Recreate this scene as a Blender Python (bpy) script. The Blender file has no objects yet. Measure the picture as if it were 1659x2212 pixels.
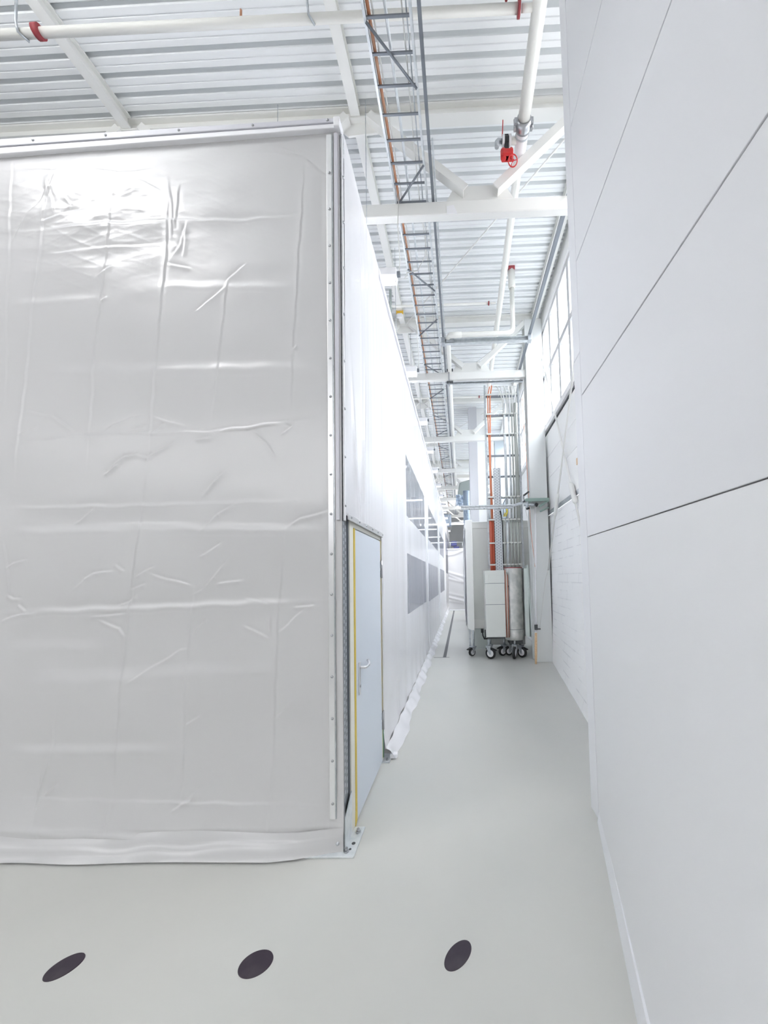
import bpy, bmesh, math, random
import numpy as np
from mathutils import Vector, Matrix
random.seed(7)
RNG = np.random.default_rng(11)
SC = bpy.context.scene
COL = SC.collection
PI = math.pi

# ------------------------------------------------------------------ camera
F, CX, CY = 780.0, 975.0, 1211.0          # focal length and lens centre, in pixels of 1659 x 2212
YAW, PITCH, ROLL = math.atan(-19 / 780.0), 0.05, 0.022
fwd = Vector((math.sin(YAW) * math.cos(PITCH), math.cos(YAW) * math.cos(PITCH), math.sin(PITCH)))
rt = Vector((math.cos(YAW), -math.sin(YAW), 0))
up = rt.cross(fwd)
c_, s_ = math.cos(ROLL), math.sin(ROLL)
rt, up = rt * c_ - up * s_, up * c_ + rt * s_
cd = bpy.data.cameras.new('camera')
cam = bpy.data.objects.new('camera', cd)
COL.objects.link(cam)
m = Matrix((rt, up, -fwd)).transposed().to_4x4()
m.translation = (0, 0, 1.7)
cam.matrix_world = m
cd.sensor_fit = 'AUTO'
cd.sensor_width = 36
cd.lens = F / 2212 * 36
cd.shift_x = (829.5 - CX) / 2212
cd.shift_y = (CY - 1106) / 2212
cd.clip_start, cd.clip_end = 0.05, 200
SC.camera = cam

# ------------------------------------------------------------------ sky, daylight, exposure
world = bpy.data.worlds.new('overcast_sky')
SC.world = world
world.use_nodes = True
bg = world.node_tree.nodes['Background']
bg.inputs[0].default_value = (0.985, 0.985, 1.0, 1)
SKY, GROUND = 6.2, 2.0            # overcast sky (brighter towards the zenith) over pale ground
wn = world.node_tree
wtc = wn.nodes.new('ShaderNodeTexCoord'); wsp = wn.nodes.new('ShaderNodeSeparateXYZ'); wmr = wn.nodes.new('ShaderNodeMapRange')
wmr.inputs['From Min'].default_value, wmr.inputs['From Max'].default_value = 0, 1
wmr.inputs['To Min'].default_value, wmr.inputs['To Max'].default_value = 0.3, 2.7
wgt = wn.nodes.new('ShaderNodeMath'); wgt.operation = 'GREATER_THAN'; wgt.inputs[1].default_value = -0.01
wml = wn.nodes.new('ShaderNodeMath'); wml.operation = 'MULTIPLY'; wml.inputs[1].default_value = SKY
wmx = wn.nodes.new('ShaderNodeMix'); wmx.inputs['A'].default_value = GROUND
wn.links.new(wtc.outputs['Generated'], wsp.inputs[0]); wn.links.new(wsp.outputs['Z'], wmr.inputs['Value']); wn.links.new(wsp.outputs['Z'], wgt.inputs[0])
wn.links.new(wmr.outputs['Result'], wml.inputs[0]); wn.links.new(wgt.outputs[0], wmx.inputs['Factor']); wn.links.new(wml.outputs[0], wmx.inputs['B'])
wn.links.new(wmx.outputs['Result'], bg.inputs[1])
SC.view_settings.view_transform = 'Standard'
SC.view_settings.look = 'None'
SC.view_settings.gamma = 1
SC.view_settings.use_curve_mapping = False
SC.view_settings.exposure = 0.68
SC.cycles.use_denoising = True
SC.cycles.max_bounces = 14
SC.cycles.diffuse_bounces = 10
SC.cycles.transparent_max_bounces = 16
SC.cycles.caustics_reflective = False
SC.cycles.caustics_refractive = False

sd_ = bpy.data.lights.new('aisle_fill_sun', 'SUN'); sd_.energy = 6.0; sd_.angle = math.radians(50); sd_.color = (1.0, 0.99, 0.98)  # broad soft sun added to lift the floor and walls deep in the aisle
so = bpy.data.objects.new('aisle_fill_sun', sd_); COL.objects.link(so)
so.rotation_euler = Vector((1.0, -0.6, 2.5)).to_track_quat('Z', 'Y').to_euler()

def area_light(name, loc, size, power, rot=(0, 0, 0), color=(1, 1, 1)):
    l = bpy.data.lights.new(name, 'AREA')
    l.shape = 'RECTANGLE'
    l.size, l.size_y = size
    l.energy = power
    l.color = color
    o = bpy.data.objects.new(name, l)
    o.location = loc
    o.rotation_euler = rot
    COL.objects.link(o)
    return o

# ------------------------------------------------------------------ materials
def mat(name, color, rough=0.5, metal=0.0, bump=None, vary=None, emit=None, spec=0.5, coat=0.0):
    mt = bpy.data.materials.new(name)
    mt.use_nodes = True
    nt = mt.node_tree
    b = nt.nodes['Principled BSDF']
    b.inputs['Base Color'].default_value = (*color, 1)
    b.inputs['Roughness'].default_value = rough
    b.inputs['Metallic'].default_value = metal
    b.inputs['Specular IOR Level'].default_value = spec
    if coat:
        b.inputs['Coat Weight'].default_value = coat
        b.inputs['Coat Roughness'].default_value = 0.15
    tc = None
    if bump or vary:
        tc = nt.nodes.new('ShaderNodeTexCoord')
    if bump:
        scale, strength, dist = bump
        n = nt.nodes.new('ShaderNodeTexNoise')
        n.inputs['Scale'].default_value = scale
        n.inputs['Detail'].default_value = 4
        bm_ = nt.nodes.new('ShaderNodeBump')
        bm_.inputs['Strength'].default_value = strength
        bm_.inputs['Distance'].default_value = dist
        nt.links.new(tc.outputs['Object'], n.inputs['Vector'])
        nt.links.new(n.outputs['Fac'], bm_.inputs['Height'])
        nt.links.new(bm_.outputs['Normal'], b.inputs['Normal'])
    if vary:
        scale, c2, lo, hi = vary
        n = nt.nodes.new('ShaderNodeTexNoise')
        n.inputs['Scale'].default_value = scale
        n.inputs['Detail'].default_value = 6
        r = nt.nodes.new('ShaderNodeValToRGB')
        r.color_ramp.elements[0].position = lo
        r.color_ramp.elements[1].position = hi
        r.color_ramp.elements[0].color = (*color, 1)
        r.color_ramp.elements[1].color = (*c2, 1)
        nt.links.new(tc.outputs['Object'], n.inputs['Vector'])
        nt.links.new(n.outputs['Fac'], r.inputs['Fac'])
        nt.links.new(r.outputs['Color'], b.inputs['Base Color'])
    if emit:
        b.inputs['Emission Color'].default_value = (*emit[0], 1)
        b.inputs['Emission Strength'].default_value = emit[1]
    return mt

def brick_mat(name, color, dark):
    mt = mat(name, color, 0.6)
    nt = mt.node_tree
    b = nt.nodes['Principled BSDF']
    tc = nt.nodes.new('ShaderNodeTexCoord')
    sep = nt.nodes.new('ShaderNodeSeparateXYZ')
    cmb = nt.nodes.new('ShaderNodeCombineXYZ')
    nt.links.new(tc.outputs['Object'], sep.inputs[0])
    nt.links.new(sep.outputs['Y'], cmb.inputs['X'])
    nt.links.new(sep.outputs['Z'], cmb.inputs['Y'])
    br = nt.nodes.new('ShaderNodeTexBrick')
    br.inputs['Scale'].default_value = 1.0
    br.inputs['Brick Width'].default_value = 0.62
    br.inputs['Row Height'].default_value = 0.145
    br.inputs['Mortar Size'].default_value = 0.008
    br.inputs['Mortar Smooth'].default_value = 0.4
    br.inputs['Color1'].default_value = (*color, 1)
    br.inputs['Color2'].default_value = (*[c * 0.985 for c in color], 1)
    br.inputs['Mortar'].default_value = (*dark, 1)
    nz = nt.nodes.new('ShaderNodeTexNoise')
    nz.inputs['Scale'].default_value = 2.2
    nz.inputs['Detail'].default_value = 4
    mx = nt.nodes.new('ShaderNodeMix')
    mx.data_type = 'RGBA'
    rmp = nt.nodes.new('ShaderNodeValToRGB')
    rmp.color_ramp.elements[0].position = 0.46
    rmp.color_ramp.elements[1].position = 0.56
    nt.links.new(tc.outputs['Object'], nz.inputs['Vector'])
    nt.links.new(nz.outputs['Fac'], rmp.inputs['Fac'])
    nt.links.new(cmb.outputs[0], br.inputs['Vector'])
    nt.links.new(rmp.outputs['Color'], mx.inputs['Factor'])
    mx.inputs[6].default_value = (*color, 1)
    nt.links.new(br.outputs['Color'], mx.inputs[7])
    nt.links.new(mx.outputs[2], b.inputs['Base Color'])
    bp = nt.nodes.new('ShaderNodeBump')
    bp.inputs['Strength'].default_value = 0.35
    bp.inputs['Distance'].default_value = 0.004
    bp.invert = True
    nt.links.new(br.outputs['Fac'], bp.inputs['Height'])
    nt.links.new(bp.outputs['Normal'], b.inputs['Normal'])
    return mt

def clear_mat(name, tint, gloss_rough, alpha):
    """see-through film or pane: mostly transparent, tinted, with a faint gloss"""
    mt = bpy.data.materials.new(name)
    mt.use_nodes = True
    nt = mt.node_tree
    nt.nodes.remove(nt.nodes['Principled BSDF'])
    out = nt.nodes['Material Output']
    tr = nt.nodes.new('ShaderNodeBsdfTransparent')
    tr.inputs[0].default_value = (*tint, 1)
    gl = nt.nodes.new('ShaderNodeBsdfPrincipled')
    gl.inputs['Base Color'].default_value = (0.75, 0.77, 0.82, 1)
    gl.inputs['Roughness'].default_value = gloss_rough
    mx = nt.nodes.new('ShaderNodeMixShader')
    mx.inputs[0].default_value = alpha
    nt.links.new(tr.outputs[0], mx.inputs[1])
    nt.links.new(gl.outputs[0], mx.inputs[2])
    nt.links.new(mx.outputs[0], out.inputs['Surface'])
    return mt

def film_mat(name, color, rough, trans, bump=None):
    """white plastic sheeting that lets some light through"""
    mt = mat(name, color, rough, bump=bump)
    nt = mt.node_tree
    b = nt.nodes['Principled BSDF']
    out = nt.nodes['Material Output']
    tl = nt.nodes.new('ShaderNodeBsdfTranslucent')
    tl.inputs[0].default_value = (*color, 1)
    mx = nt.nodes.new('ShaderNodeMixShader')
    mx.inputs[0].default_value = trans
    nt.links.new(b.outputs[0], mx.inputs[1])
    nt.links.new(tl.outputs[0], mx.inputs[2])
    nt.links.new(mx.outputs[0], out.inputs['Surface'])
    return mt

def perforated_mat(name, metal, dark, axis, w, h, gap):
    """metal with staggered rows of punched slots; axis is the horizontal object axis of the face"""
    mt = mat(name, metal, 0.38, 0.4)
    nt = mt.node_tree; b = nt.nodes['Principled BSDF']
    tc = nt.nodes.new('ShaderNodeTexCoord'); sp = nt.nodes.new('ShaderNodeSeparateXYZ'); cb_ = nt.nodes.new('ShaderNodeCombineXYZ')
    nt.links.new(tc.outputs['Object'], sp.inputs[0]); nt.links.new(sp.outputs['Z'], cb_.inputs['X']); nt.links.new(sp.outputs[axis], cb_.inputs['Y'])
    br = nt.nodes.new('ShaderNodeTexBrick')
    br.inputs['Scale'].default_value = 1.0; br.inputs['Brick Width'].default_value = h; br.inputs['Row Height'].default_value = w
    br.inputs['Mortar Size'].default_value = gap; br.inputs['Mortar Smooth'].default_value = 0.0
    br.inputs['Color1'].default_value = (*dark, 1); br.inputs['Color2'].default_value = (*dark, 1); br.inputs['Mortar'].default_value = (*metal, 1)
    nt.links.new(cb_.outputs[0], br.inputs['Vector']); nt.links.new(br.outputs['Color'], b.inputs['Base Color'])
    return mt

M = dict(
    perf_tray=perforated_mat('perforated_tray_metal', (0.66, 0.69, 0.72), (0.27, 0.28, 0.31), 'X', 0.040, 0.060, 0.013),
    perf_post=perforated_mat('perforated_post_metal', (0.27, 0.29, 0.32), (0.50, 0.53, 0.56), 'Y', 0.040, 0.044, 0.010),
    floor=mat('epoxy_floor', (0.57, 0.568, 0.54), 0.34, vary=(1.3, (0.545, 0.55, 0.525), 0.35, 0.75), bump=(3.0, 0.04, 0.01)),
    panel=mat('wall_panel_paint', (0.76, 0.765, 0.79), 0.42, bump=(60, 0.04, 0.002)),
    panel_low=mat('wall_panel_paint_low', (0.76, 0.765, 0.78), 0.45, bump=(5, 0.06, 0.01)),
    joint=mat('panel_joint', (0.30, 0.30, 0.31), 0.7),
    skirting=mat('skirting_white', (0.80, 0.81, 0.84), 0.35),
    brick=brick_mat('painted_brick', (0.92, 0.92, 0.92), (0.76, 0.76, 0.77)),
    wall=mat('white_wall', (0.88, 0.88, 0.875), 0.55, bump=(30, 0.05, 0.003)),
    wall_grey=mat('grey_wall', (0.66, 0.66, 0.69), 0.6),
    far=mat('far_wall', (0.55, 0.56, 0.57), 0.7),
    steel=mat('white_painted_steel', (0.80, 0.80, 0.775), 0.38, bump=(8, 0.03, 0.004)),
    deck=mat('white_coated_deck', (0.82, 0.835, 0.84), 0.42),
    pipe=mat('cream_white_pipe', (0.85, 0.845, 0.80), 0.3, bump=(25, 0.03, 0.002)),
    pipe_white=mat('white_housing', (0.88, 0.88, 0.90), 0.25),
    zinc=mat('galvanised_steel', (0.46, 0.49, 0.52), 0.35, 0.75, vary=(25, (0.60, 0.63, 0.66), 0.35, 0.65)),
    zinc_pale=mat('pale_galvanised', (0.66, 0.70, 0.72), 0.38, 0.45, vary=(18, (0.76, 0.79, 0.81), 0.4, 0.6)),
    zinc_dark=mat('dark_galvanised', (0.24, 0.26, 0.29), 0.4, 0.6),
    alu=mat('brushed_aluminium', (0.78, 0.78, 0.79), 0.32, 0.7),
    screw=mat('screw_steel', (0.45, 0.46, 0.48), 0.3, 0.9),
    grey_plastic=mat('grey_trim', (0.60, 0.60, 0.65), 0.4),
    white_trim=mat('white_trim', (0.88, 0.88, 0.91), 0.35),
    window_frame=mat('window_frame_paint', (0.62, 0.62, 0.63), 0.45),
    tarp=mat('grey_tarpaulin', (0.56, 0.557, 0.562), 0.27, bump=(14, 0.12, 0.004), spec=0.5),
    film=film_mat('white_sheeting', (0.87, 0.87, 0.90), 0.22, 0.15, bump=(5, 0.10, 0.01)),
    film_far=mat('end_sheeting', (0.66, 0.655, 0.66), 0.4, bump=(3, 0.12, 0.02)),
    clear=clear_mat('clear_window_film', (0.84, 0.86, 0.93), 0.12, 0.45),
    glass=clear_mat('window_glass', (0.95, 0.98, 1.0), 0.03, 0.06),
    door=mat('door_leaf_paint', (0.62, 0.67, 0.74), 0.4),
    cream=mat('cream_frame', (0.76, 0.75, 0.68), 0.45),
    yellow=mat('yellow_seal', (0.72, 0.55, 0.10), 0.5),
    green=mat('green_edge', (0.10, 0.24, 0.15), 0.5),
    black=mat('black_rubber', (0.018, 0.018, 0.02), 0.5),
    gasket=mat('dark_gasket', (0.07, 0.075, 0.08), 0.6),
    disc=mat('dark_floor_cap', (0.030, 0.020, 0.034), 0.45, vary=(9, (0.055, 0.045, 0.055), 0.45, 0.75)),
    tape=mat('grey_floor_tape', (0.14, 0.14, 0.15), 0.6),
    red=mat('red_paint', (0.62, 0.03, 0.03), 0.35),
    dark_red=mat('red_flange', (0.34, 0.05, 0.06), 0.5),
    rust=mat('orange_conduit', (0.52, 0.22, 0.11), 0.45, vary=(6, (0.62, 0.40, 0.28), 0.4, 0.7)),
    orange=mat('orange_cable', (0.72, 0.25, 0.13), 0.5),
    red_pipe=mat('brick_red_pipe', (0.50, 0.10, 0.055), 0.4),
    cab=mat('cabinet_grey', (0.76, 0.775, 0.74), 0.42),
    machine=mat('machine_cream', (0.88, 0.88, 0.86), 0.45),
    machine_grey=mat('machine_grey', (0.80, 0.81, 0.79), 0.5),
    tank=mat('aged_metal_tank', (0.50, 0.51, 0.49), 0.34, 0.55, vary=(7, (0.66, 0.65, 0.62), 0.4, 0.62)),
    copper=mat('copper_pipe', (0.66, 0.28, 0.20), 0.4, 0.3),
    column=mat('column_paint', (0.72, 0.735, 0.73), 0.5),
    riser=mat('riser_pipe_grey', (0.50, 0.52, 0.49), 0.38, 0.3),
    mint=mat('pale_green_panel', (0.74, 0.80, 0.77), 0.45),
    green_steel=mat('green_grey_steel', (0.28, 0.38, 0.34), 0.45, 0.2),
    wood=mat('pale_wood', (0.72, 0.48, 0.28), 0.55, vary=(30, (0.80, 0.58, 0.36), 0.4, 0.6)),
    cord=mat('pale_cord', (0.70, 0.70, 0.68), 0.7),
    duct=mat('duct_green_grey', (0.44, 0.49, 0.47), 0.45, 0.3),
    duct_blue=mat('duct_blue_grey', (0.30, 0.36, 0.44), 0.4, 0.4),
    blue_wrap=mat('pale_blue_wrap', (0.58, 0.66, 0.76), 0.3, bump=(4, 0.4, 0.05)),
    navy=mat('blue_crate', (0.13, 0.14, 0.36), 0.5),
    sign=mat('yellow_sign', (0.80, 0.50, 0.05), 0.5),
    yellow_tag=mat('yellow_tag', (0.85, 0.68, 0.05), 0.5),
    lamp_body=mat('lamp_housing', (0.80, 0.80, 0.82), 0.4),
    lamp_glow=mat('lamp_diffuser', (0.9, 0.9, 0.95), 0.4, emit=((0.95, 0.95, 1.0), 1.0)),
    lamp_in=mat('tube_glow', (0.9, 0.9, 0.95), 0.4, emit=((0.96, 0.97, 1.0), 2.2)),
    inner=mat('inner_sheeting', (0.60, 0.61, 0.66), 0.6),
)

# ------------------------------------------------------------------ mesh helpers
class MB:
    def __init__(self):
        self.v, self.f, self.s = [], [], []
    def add(self, vs, fs, smooth=False):
        o = len(self.v)
        self.v += [tuple(p) for p in vs]
        self.f += [tuple(i + o for i in f) for f in fs]
        self.s += [smooth] * len(fs)
        return self
    def box(self, x0, y0, z0, x1, y1, z1):
        x0, x1 = min(x0, x1), max(x0, x1); y0, y1 = min(y0, y1), max(y0, y1); z0, z1 = min(z0, z1), max(z0, z1)
        vs = [(x0, y0, z0), (x1, y0, z0), (x1, y1, z0), (x0, y1, z0), (x0, y0, z1), (x1, y0, z1), (x1, y1, z1), (x0, y1, z1)]
        return self.add(vs, [(0, 3, 2, 1), (4, 5, 6, 7), (0, 1, 5, 4), (1, 2, 6, 5), (2, 3, 7, 6), (3, 0, 4, 7)])
    def hexa(self, b, t):
        """b, t: four corners each, counter-clockwise seen from above"""
        return self.add(list(b) + list(t), [(0, 3, 2, 1), (4, 5, 6, 7), (0, 1, 5, 4), (1, 2, 6, 5), (2, 3, 7, 6), (3, 0, 4, 7)])
    def sweep(self, p, q, prof, upv=(0, 0, 1)):
        """extrude a closed 2D profile (side, up) from p to q"""
        p, q = Vector(p), Vector(q)
        d = (q - p).normalized()
        side = d.cross(Vector(upv))
        if side.length < 1e-6: side = d.cross(Vector((0, 1, 0)))
        side.normalize()
        u = side.cross(d)
        n = len(prof)
        vs = [p + side * a + u * b for a, b in prof] + [q + side * a + u * b for a, b in prof]
        fs = [(i, (i + 1) % n, n + (i + 1) % n, n + i) for i in range(n)]
        fs += [tuple(range(n))[::-1], tuple(range(n, 2 * n))]
        return self.add(vs, fs)
    def tube(self, pts, r, n=12, caps=True):
        pts = [Vector(p) for p in pts]
        rs = r if isinstance(r, (list, tuple)) else [r] * len(pts)
        rings, prev = [], None
        for i, p in enumerate(pts):
            t = ((pts[min(i + 1, len(pts) - 1)] - pts[max(i - 1, 0)])).normalized()
            if prev is None:
                a = t.orthogonal().normalized()
            else:
                a = (prev - t * prev.dot(t)).normalized()
            prev = a
            b = t.cross(a)
            rings.append([p + (a * math.cos(2 * PI * k / n) + b * math.sin(2 * PI * k / n)) * rs[i] for k in range(n)])
        vs = [v for rg in rings for v in rg]
        fs = []
        for i in range(len(pts) - 1):
            for k in range(n):
                fs.append((i * n + k, i * n + (k + 1) % n, (i + 1) * n + (k + 1) % n, (i + 1) * n + k))
        self.add(vs, fs, True)
        if caps:
            o = len(self.v) - len(vs)
            self.f += [tuple(o + k for k in range(n))[::-1], tuple(o + (len(pts) - 1) * n + k for k in range(n))]
            self.s += [False, False]
        return self
    def cyl(self, p, q, r, n=20):
        return self.tube([p, q], r, n)
    def ring(self, c, axis, R, r, n=28, m_=8):
        axis = Vector(axis).normalized(); a = axis.orthogonal().normalized(); b = axis.cross(a)
        pts = [Vector(c) + (a * math.cos(2 * PI * k / n) + b * math.sin(2 * PI * k / n)) * R for k in range(n)]
        vs, fs = [], []
        for k in range(n):
            rad = (pts[k] - Vector(c)).normalized()
            for j in range(m_):
                vs.append(pts[k] + (rad * math.cos(2 * PI * j / m_) + axis * math.sin(2 * PI * j / m_)) * r)
        for k in range(n):
            for j in range(m_):
                fs.append((k * m_ + j, ((k + 1) % n) * m_ + j, ((k + 1) % n) * m_ + (j + 1) % m_, k * m_ + (j + 1) % m_))
        return self.add(vs, fs, True)
    def lathe(self, prof, c, axis=(0, 0, 1), n=32):
        """prof: list of (radius, height along axis); closed at radius 0"""
        axis = Vector(axis).normalized(); a = axis.orthogonal().normalized(); b = axis.cross(a); c = Vector(c)
        vs, fs = [], []
        for r, h in prof:
            for k in range(n):
                vs.append(c + axis * h + (a * math.cos(2 * PI * k / n) + b * math.sin(2 * PI * k / n)) * r)
        for i in range(len(prof) - 1):
            for k in range(n):
                fs.append((i * n + k, i * n + (k + 1) % n, (i + 1) * n + (k + 1) % n, (i + 1) * n + k))
        return self.add(vs, fs, True)
    def grid(self, P, smooth=True, skip=None):
        """P: array (rows, cols, 3)"""
        R_, C_, _ = P.shape
        o = len(self.v)
        self.v += [tuple(p) for p in P.reshape(-1, 3).tolist()]
        for i in range(R_ - 1):
            for j in range(C_ - 1):
                if skip is not None and skip[i, j]: continue
                self.f.append((o + i * C_ + j, o + i * C_ + j + 1, o + (i + 1) * C_ + j + 1, o + (i + 1) * C_ + j))
                self.s.append(smooth)
        return self
    def build(self, name, material, parent=None, bevel=0, loc=None):
        me = bpy.data.meshes.new(name)
        vs = self.v
        if loc is None and parent is not None:
            w = parent_world(parent)
            vs = [(x - w[0], y - w[1], z - w[2]) for x, y, z in vs]
        elif loc is not None:
            vs = [(x - loc[0], y - loc[1], z - loc[2]) for x, y, z in vs]
        me.from_pydata(vs, [], self.f)
        me.polygons.foreach_set('use_smooth', self.s)
        me.materials.append(material)
        bm_ = bmesh.new(); bm_.from_mesh(me)
        if len(bm_.faces) < 60000:
            bmesh.ops.recalc_face_normals(bm_, faces=bm_.faces)
        bm_.to_mesh(me); bm_.free()
        me.update()
        o = bpy.data.objects.new(name, me)
        COL.objects.link(o)
        if parent is not None: o.parent = parent
        if loc is not None: o.location = loc
        if bevel:
            b = o.modifiers.new('bevel', 'BEVEL'); b.width = bevel; b.segments = 2; b.limit_method = 'ANGLE'
        return o

def parent_world(p):
    v = Vector((0, 0, 0))
    while p is not None:
        v += p.location; p = p.parent
    return v

def tag(o, label=None, cat=None, group=None, kind=None):
    if label: o['label'] = label
    if cat: o['category'] = cat
    if group: o['group'] = group
    if kind: o['kind'] = kind
    return o
def thing(name, label, cat, loc=(0, 0, 0), group=None, kind=None):
    o = bpy.data.objects.new(name, None)
    o.empty_display_size = 0.1
    COL.objects.link(o)
    o.location = loc
    return tag(o, label, cat, group, kind)
def struct(o, label, cat):
    return tag(o, label, cat, kind='structure')
def dup(root, loc, label=None):
    r = root.copy(); COL.objects.link(r); r.location = loc
    if label: r['label'] = label
    for ch in list(root.children):
        c = ch.copy(); COL.objects.link(c); c.parent = r
        for g in list(ch.children):
            d = g.copy(); COL.objects.link(d); d.parent = c
    return r
ORD = ['first', 'second', 'third', 'fourth', 'fifth', 'sixth', 'seventh', 'eighth', 'ninth', 'tenth', 'eleventh', 'twelfth']
def rect(w, h): return [(-w / 2, -h / 2), (w / 2, -h / 2), (w / 2, h / 2), (-w / 2, h / 2)]
def uprof(w, h, t):   # channel open to +side
    return [(-w / 2, -h / 2), (w / 2, -h / 2), (w / 2, -h / 2 + t), (-w / 2 + t, -h / 2 + t), (-w / 2 + t, h / 2 - t), (w / 2, h / 2 - t), (w / 2, h / 2), (-w / 2, h / 2)]
def iprof(w, h, tf, tw):
    return [(-w / 2, -h / 2), (w / 2, -h / 2), (w / 2, -h / 2 + tf), (tw / 2, -h / 2 + tf), (tw / 2, h / 2 - tf), (w / 2, h / 2 - tf), (w / 2, h / 2), (-w / 2, h / 2), (-w / 2, h / 2 - tf), (-tw / 2, h / 2 - tf), (-tw / 2, -h / 2 + tf), (-w / 2, -h / 2 + tf)]
def arc(p0, p1, p2, r, n=6):
    """rounded corner at p1 between p0 and p2"""
    p0, p1, p2 = Vector(p0), Vector(p1), Vector(p2)
    a = p1 + (p0 - p1).normalized() * r; b = p1 + (p2 - p1).normalized() * r
    return [tuple(a * (1 - t) ** 2 + p1 * 2 * t * (1 - t) + b * t * t) for t in [i / n for i in range(n + 1)]]

# ================================================================== setting
TY = [3.985, 7.43, 10.86, 14.06, 16.75, 19.2, 21.6, 24.5, 28.0]    # roof truss planes
REAR_SILL, REAR_HEAD = 4.9, 5.85          # unseen opening added in the rear wall, sized to light the foreground
# floor
b = MB(); b.box(-12, -6, -0.2, 2.3, 36, 0)
struct(b.build('floor', M['floor']), 'pale grey-green smooth epoxy floor of the aisle', 'floor')

# ribbed roof deck
b = MB(); P = []
prof = [(0.0, 0.0), (0.047, 0.0), (0.052, 0.010), (0.058, 0.010), (0.063, 0.0), (0.108, 0.0), (0.116, 0.07), (0.152, 0.07), (0.16, 0.0)]
y = -6.0
while y < 36:
    for dy, dz in prof[:-1]: P.append((y + dy, 7.25 + dz))
    y += 0.16
G = np.array([[(-12, yy, zz), (2.3, yy, zz)] for yy, zz in P])
b.grid(G, smooth=False)
b.box(-12.3, -6.3, 7.36, 2.3, 36, 7.45)
struct(b.build('ceiling', M['deck']), 'white ribbed metal roof deck over the hall', 'ceiling')

# walls behind and left of the viewer, the rear one with an added opening that lets light in
b = MB(); b.box(-12.2, -6.2, 0, -12, 36, 7.4); b.box(-12.2, -6.2, 0, 2.2, -6.0, REAR_SILL); b.box(-12.2, -6.2, REAR_HEAD, 2.2, -6.0, 7.4); b.box(1.9, -6.2, 0, 2.2, 2.82, 7.4)
struct(b.build('wall_rear', mat('hall_wall', (0.72, 0.72, 0.72), 0.6)), 'plain pale hall walls behind the viewer, with a long opening added for light', 'wall')
# near right-hand wall: stacked panels, the lowest running out towards the aisle at its foot
b = MB()
zs = [1.975, 3.022, 4.05, 5.115, 6.16, 7.25]
for z0, z1 in zip(zs[:-1], zs[1:]):
    b.box(0.92, -0.6, z0 + 0.006, 1.02, 2.612, z1 - 0.004)
wall_r = b.build('wall_right', M['panel'], bevel=0.003)
struct(wall_r, 'tall pale grey panelled wall close on the right', 'wall')
b = MB(); b.box(0.928, -0.6, 0.0, 1.0, 2.60, 7.24)
b.build('panel_joint', M['joint'], wall_r)
def foot_x(yy): return max(0.40, 0.92 - 0.243 * (2.612 - yy))
rows = np.linspace(0, 1, 24); ys = np.linspace(-0.6, 2.612, 40)
G = np.array([[(0.92 + (foot_x(yy) - 0.92) * (1 - t) ** 1.15, yy, 1.975 * t) for yy in ys] for t in rows])
b = MB(); b.grid(G, smooth=True)
b.build('lower_panel', M['panel_low'], wall_r)
b = MB()
for (ya, yb) in [(y_, y_ + 0.25) for y_ in np.arange(-0.6, 2.6, 0.25)]:
    yb = min(yb, 2.606)
    xa, xb = foot_x(ya), foot_x(yb)
    b.hexa([(xa - 0.012, ya, 0.0), (xa + 0.05, ya, 0.0), (xb + 0.05, yb, 0.0), (xb - 0.012, yb, 0.0)],
           [(xa + 0.006, ya, 0.10), (xa + 0.05, ya, 0.10), (xb + 0.05, yb, 0.10), (xb + 0.006, yb, 0.10)])
struct(b.build('baseboard_right', M['skirting']), 'white skirting strip along the foot of the near right wall', 'baseboard')
b = MB()
b.box(0.92, 2.619, 0.0, 1.12, 2.765, 3.353); b.box(0.92, 2.619, 3.358, 1.12, 2.765, 7.25)
struct(b.build('trim_1', M['panel'], bevel=0.006), 'pale corner profile capping the end of the near right wall', 'trim')

# far right wall: painted brick below, sandwich panels, window band, fascia
b = MB()
ys = np.concatenate([np.linspace(2.78, 7.6, 30), np.linspace(7.8, 22, 8)])
def brick_x(yy): return 1.85 - (0.05 + 0.1178 * (7.42 - yy) if yy < 7.42 else 0.05 * max(0, 1 - (yy - 7.42) / 0.5))
G = np.array([[(1.85 + (brick_x(yy) - 1.85) * (1 - t) ** 2.2, yy, 2.95 * t) for yy in ys] for t in np.linspace(0, 1, 24)])
b.grid(G)
struct(b.build('wall_right_lower', M['brick']), 'white painted brick lower wall behind the near panel wall', 'wall')
b = MB()
for z0, z1 in [(3.04, 3.70), (3.706, 4.14), (4.146, 4.62)]:
    b.box(1.85, 2.78, z0, 1.98, 22, z1)
b.box(1.95, 2.78, 2.9, 2.0, 22, 4.75)
b.box(1.80, 2.78, 4.67, 1.98, 22, 4.76)
b.box(1.83, 2.78, 6.90, 1.98, 22, 7.25)
b.box(1.82, 2.78, 6.88, 1.98, 22, 6.93)
for y in (3.75, 7.45, 10.9, 14.1, 17.5):
    b.box(1.86, y, 4.7, 1.98, y + 0.12, 6.95)
struct(b.build('wall_right_upper', M['wall']), 'white panelled upper wall carrying the high windows', 'wall')
b = MB(); b.box(1.835, 2.78, 2.955, 1.86, 7.55, 3.035)
struct(b.build('trim_2', M['zinc']), 'grey metal rail across the white wall at the brick top', 'trim')
b = MB(); b.box(1.84, 2.78, 4.632, 1.87, 7.56, 4.665); b.box(1.835, 7.53, 0, 1.87, 7.562, 4.665)
struct(b.build('trim_3', M['gasket']), 'dark gasket line framing the white wall beside the column', 'trim')
b = MB(); b.box(1.80, 7.50, 0, 1.834, 7.535, 4.6)
struct(b.build('trim_4', M['white_trim']), 'thin white edging beside the dark gasket line', 'trim')

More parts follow.
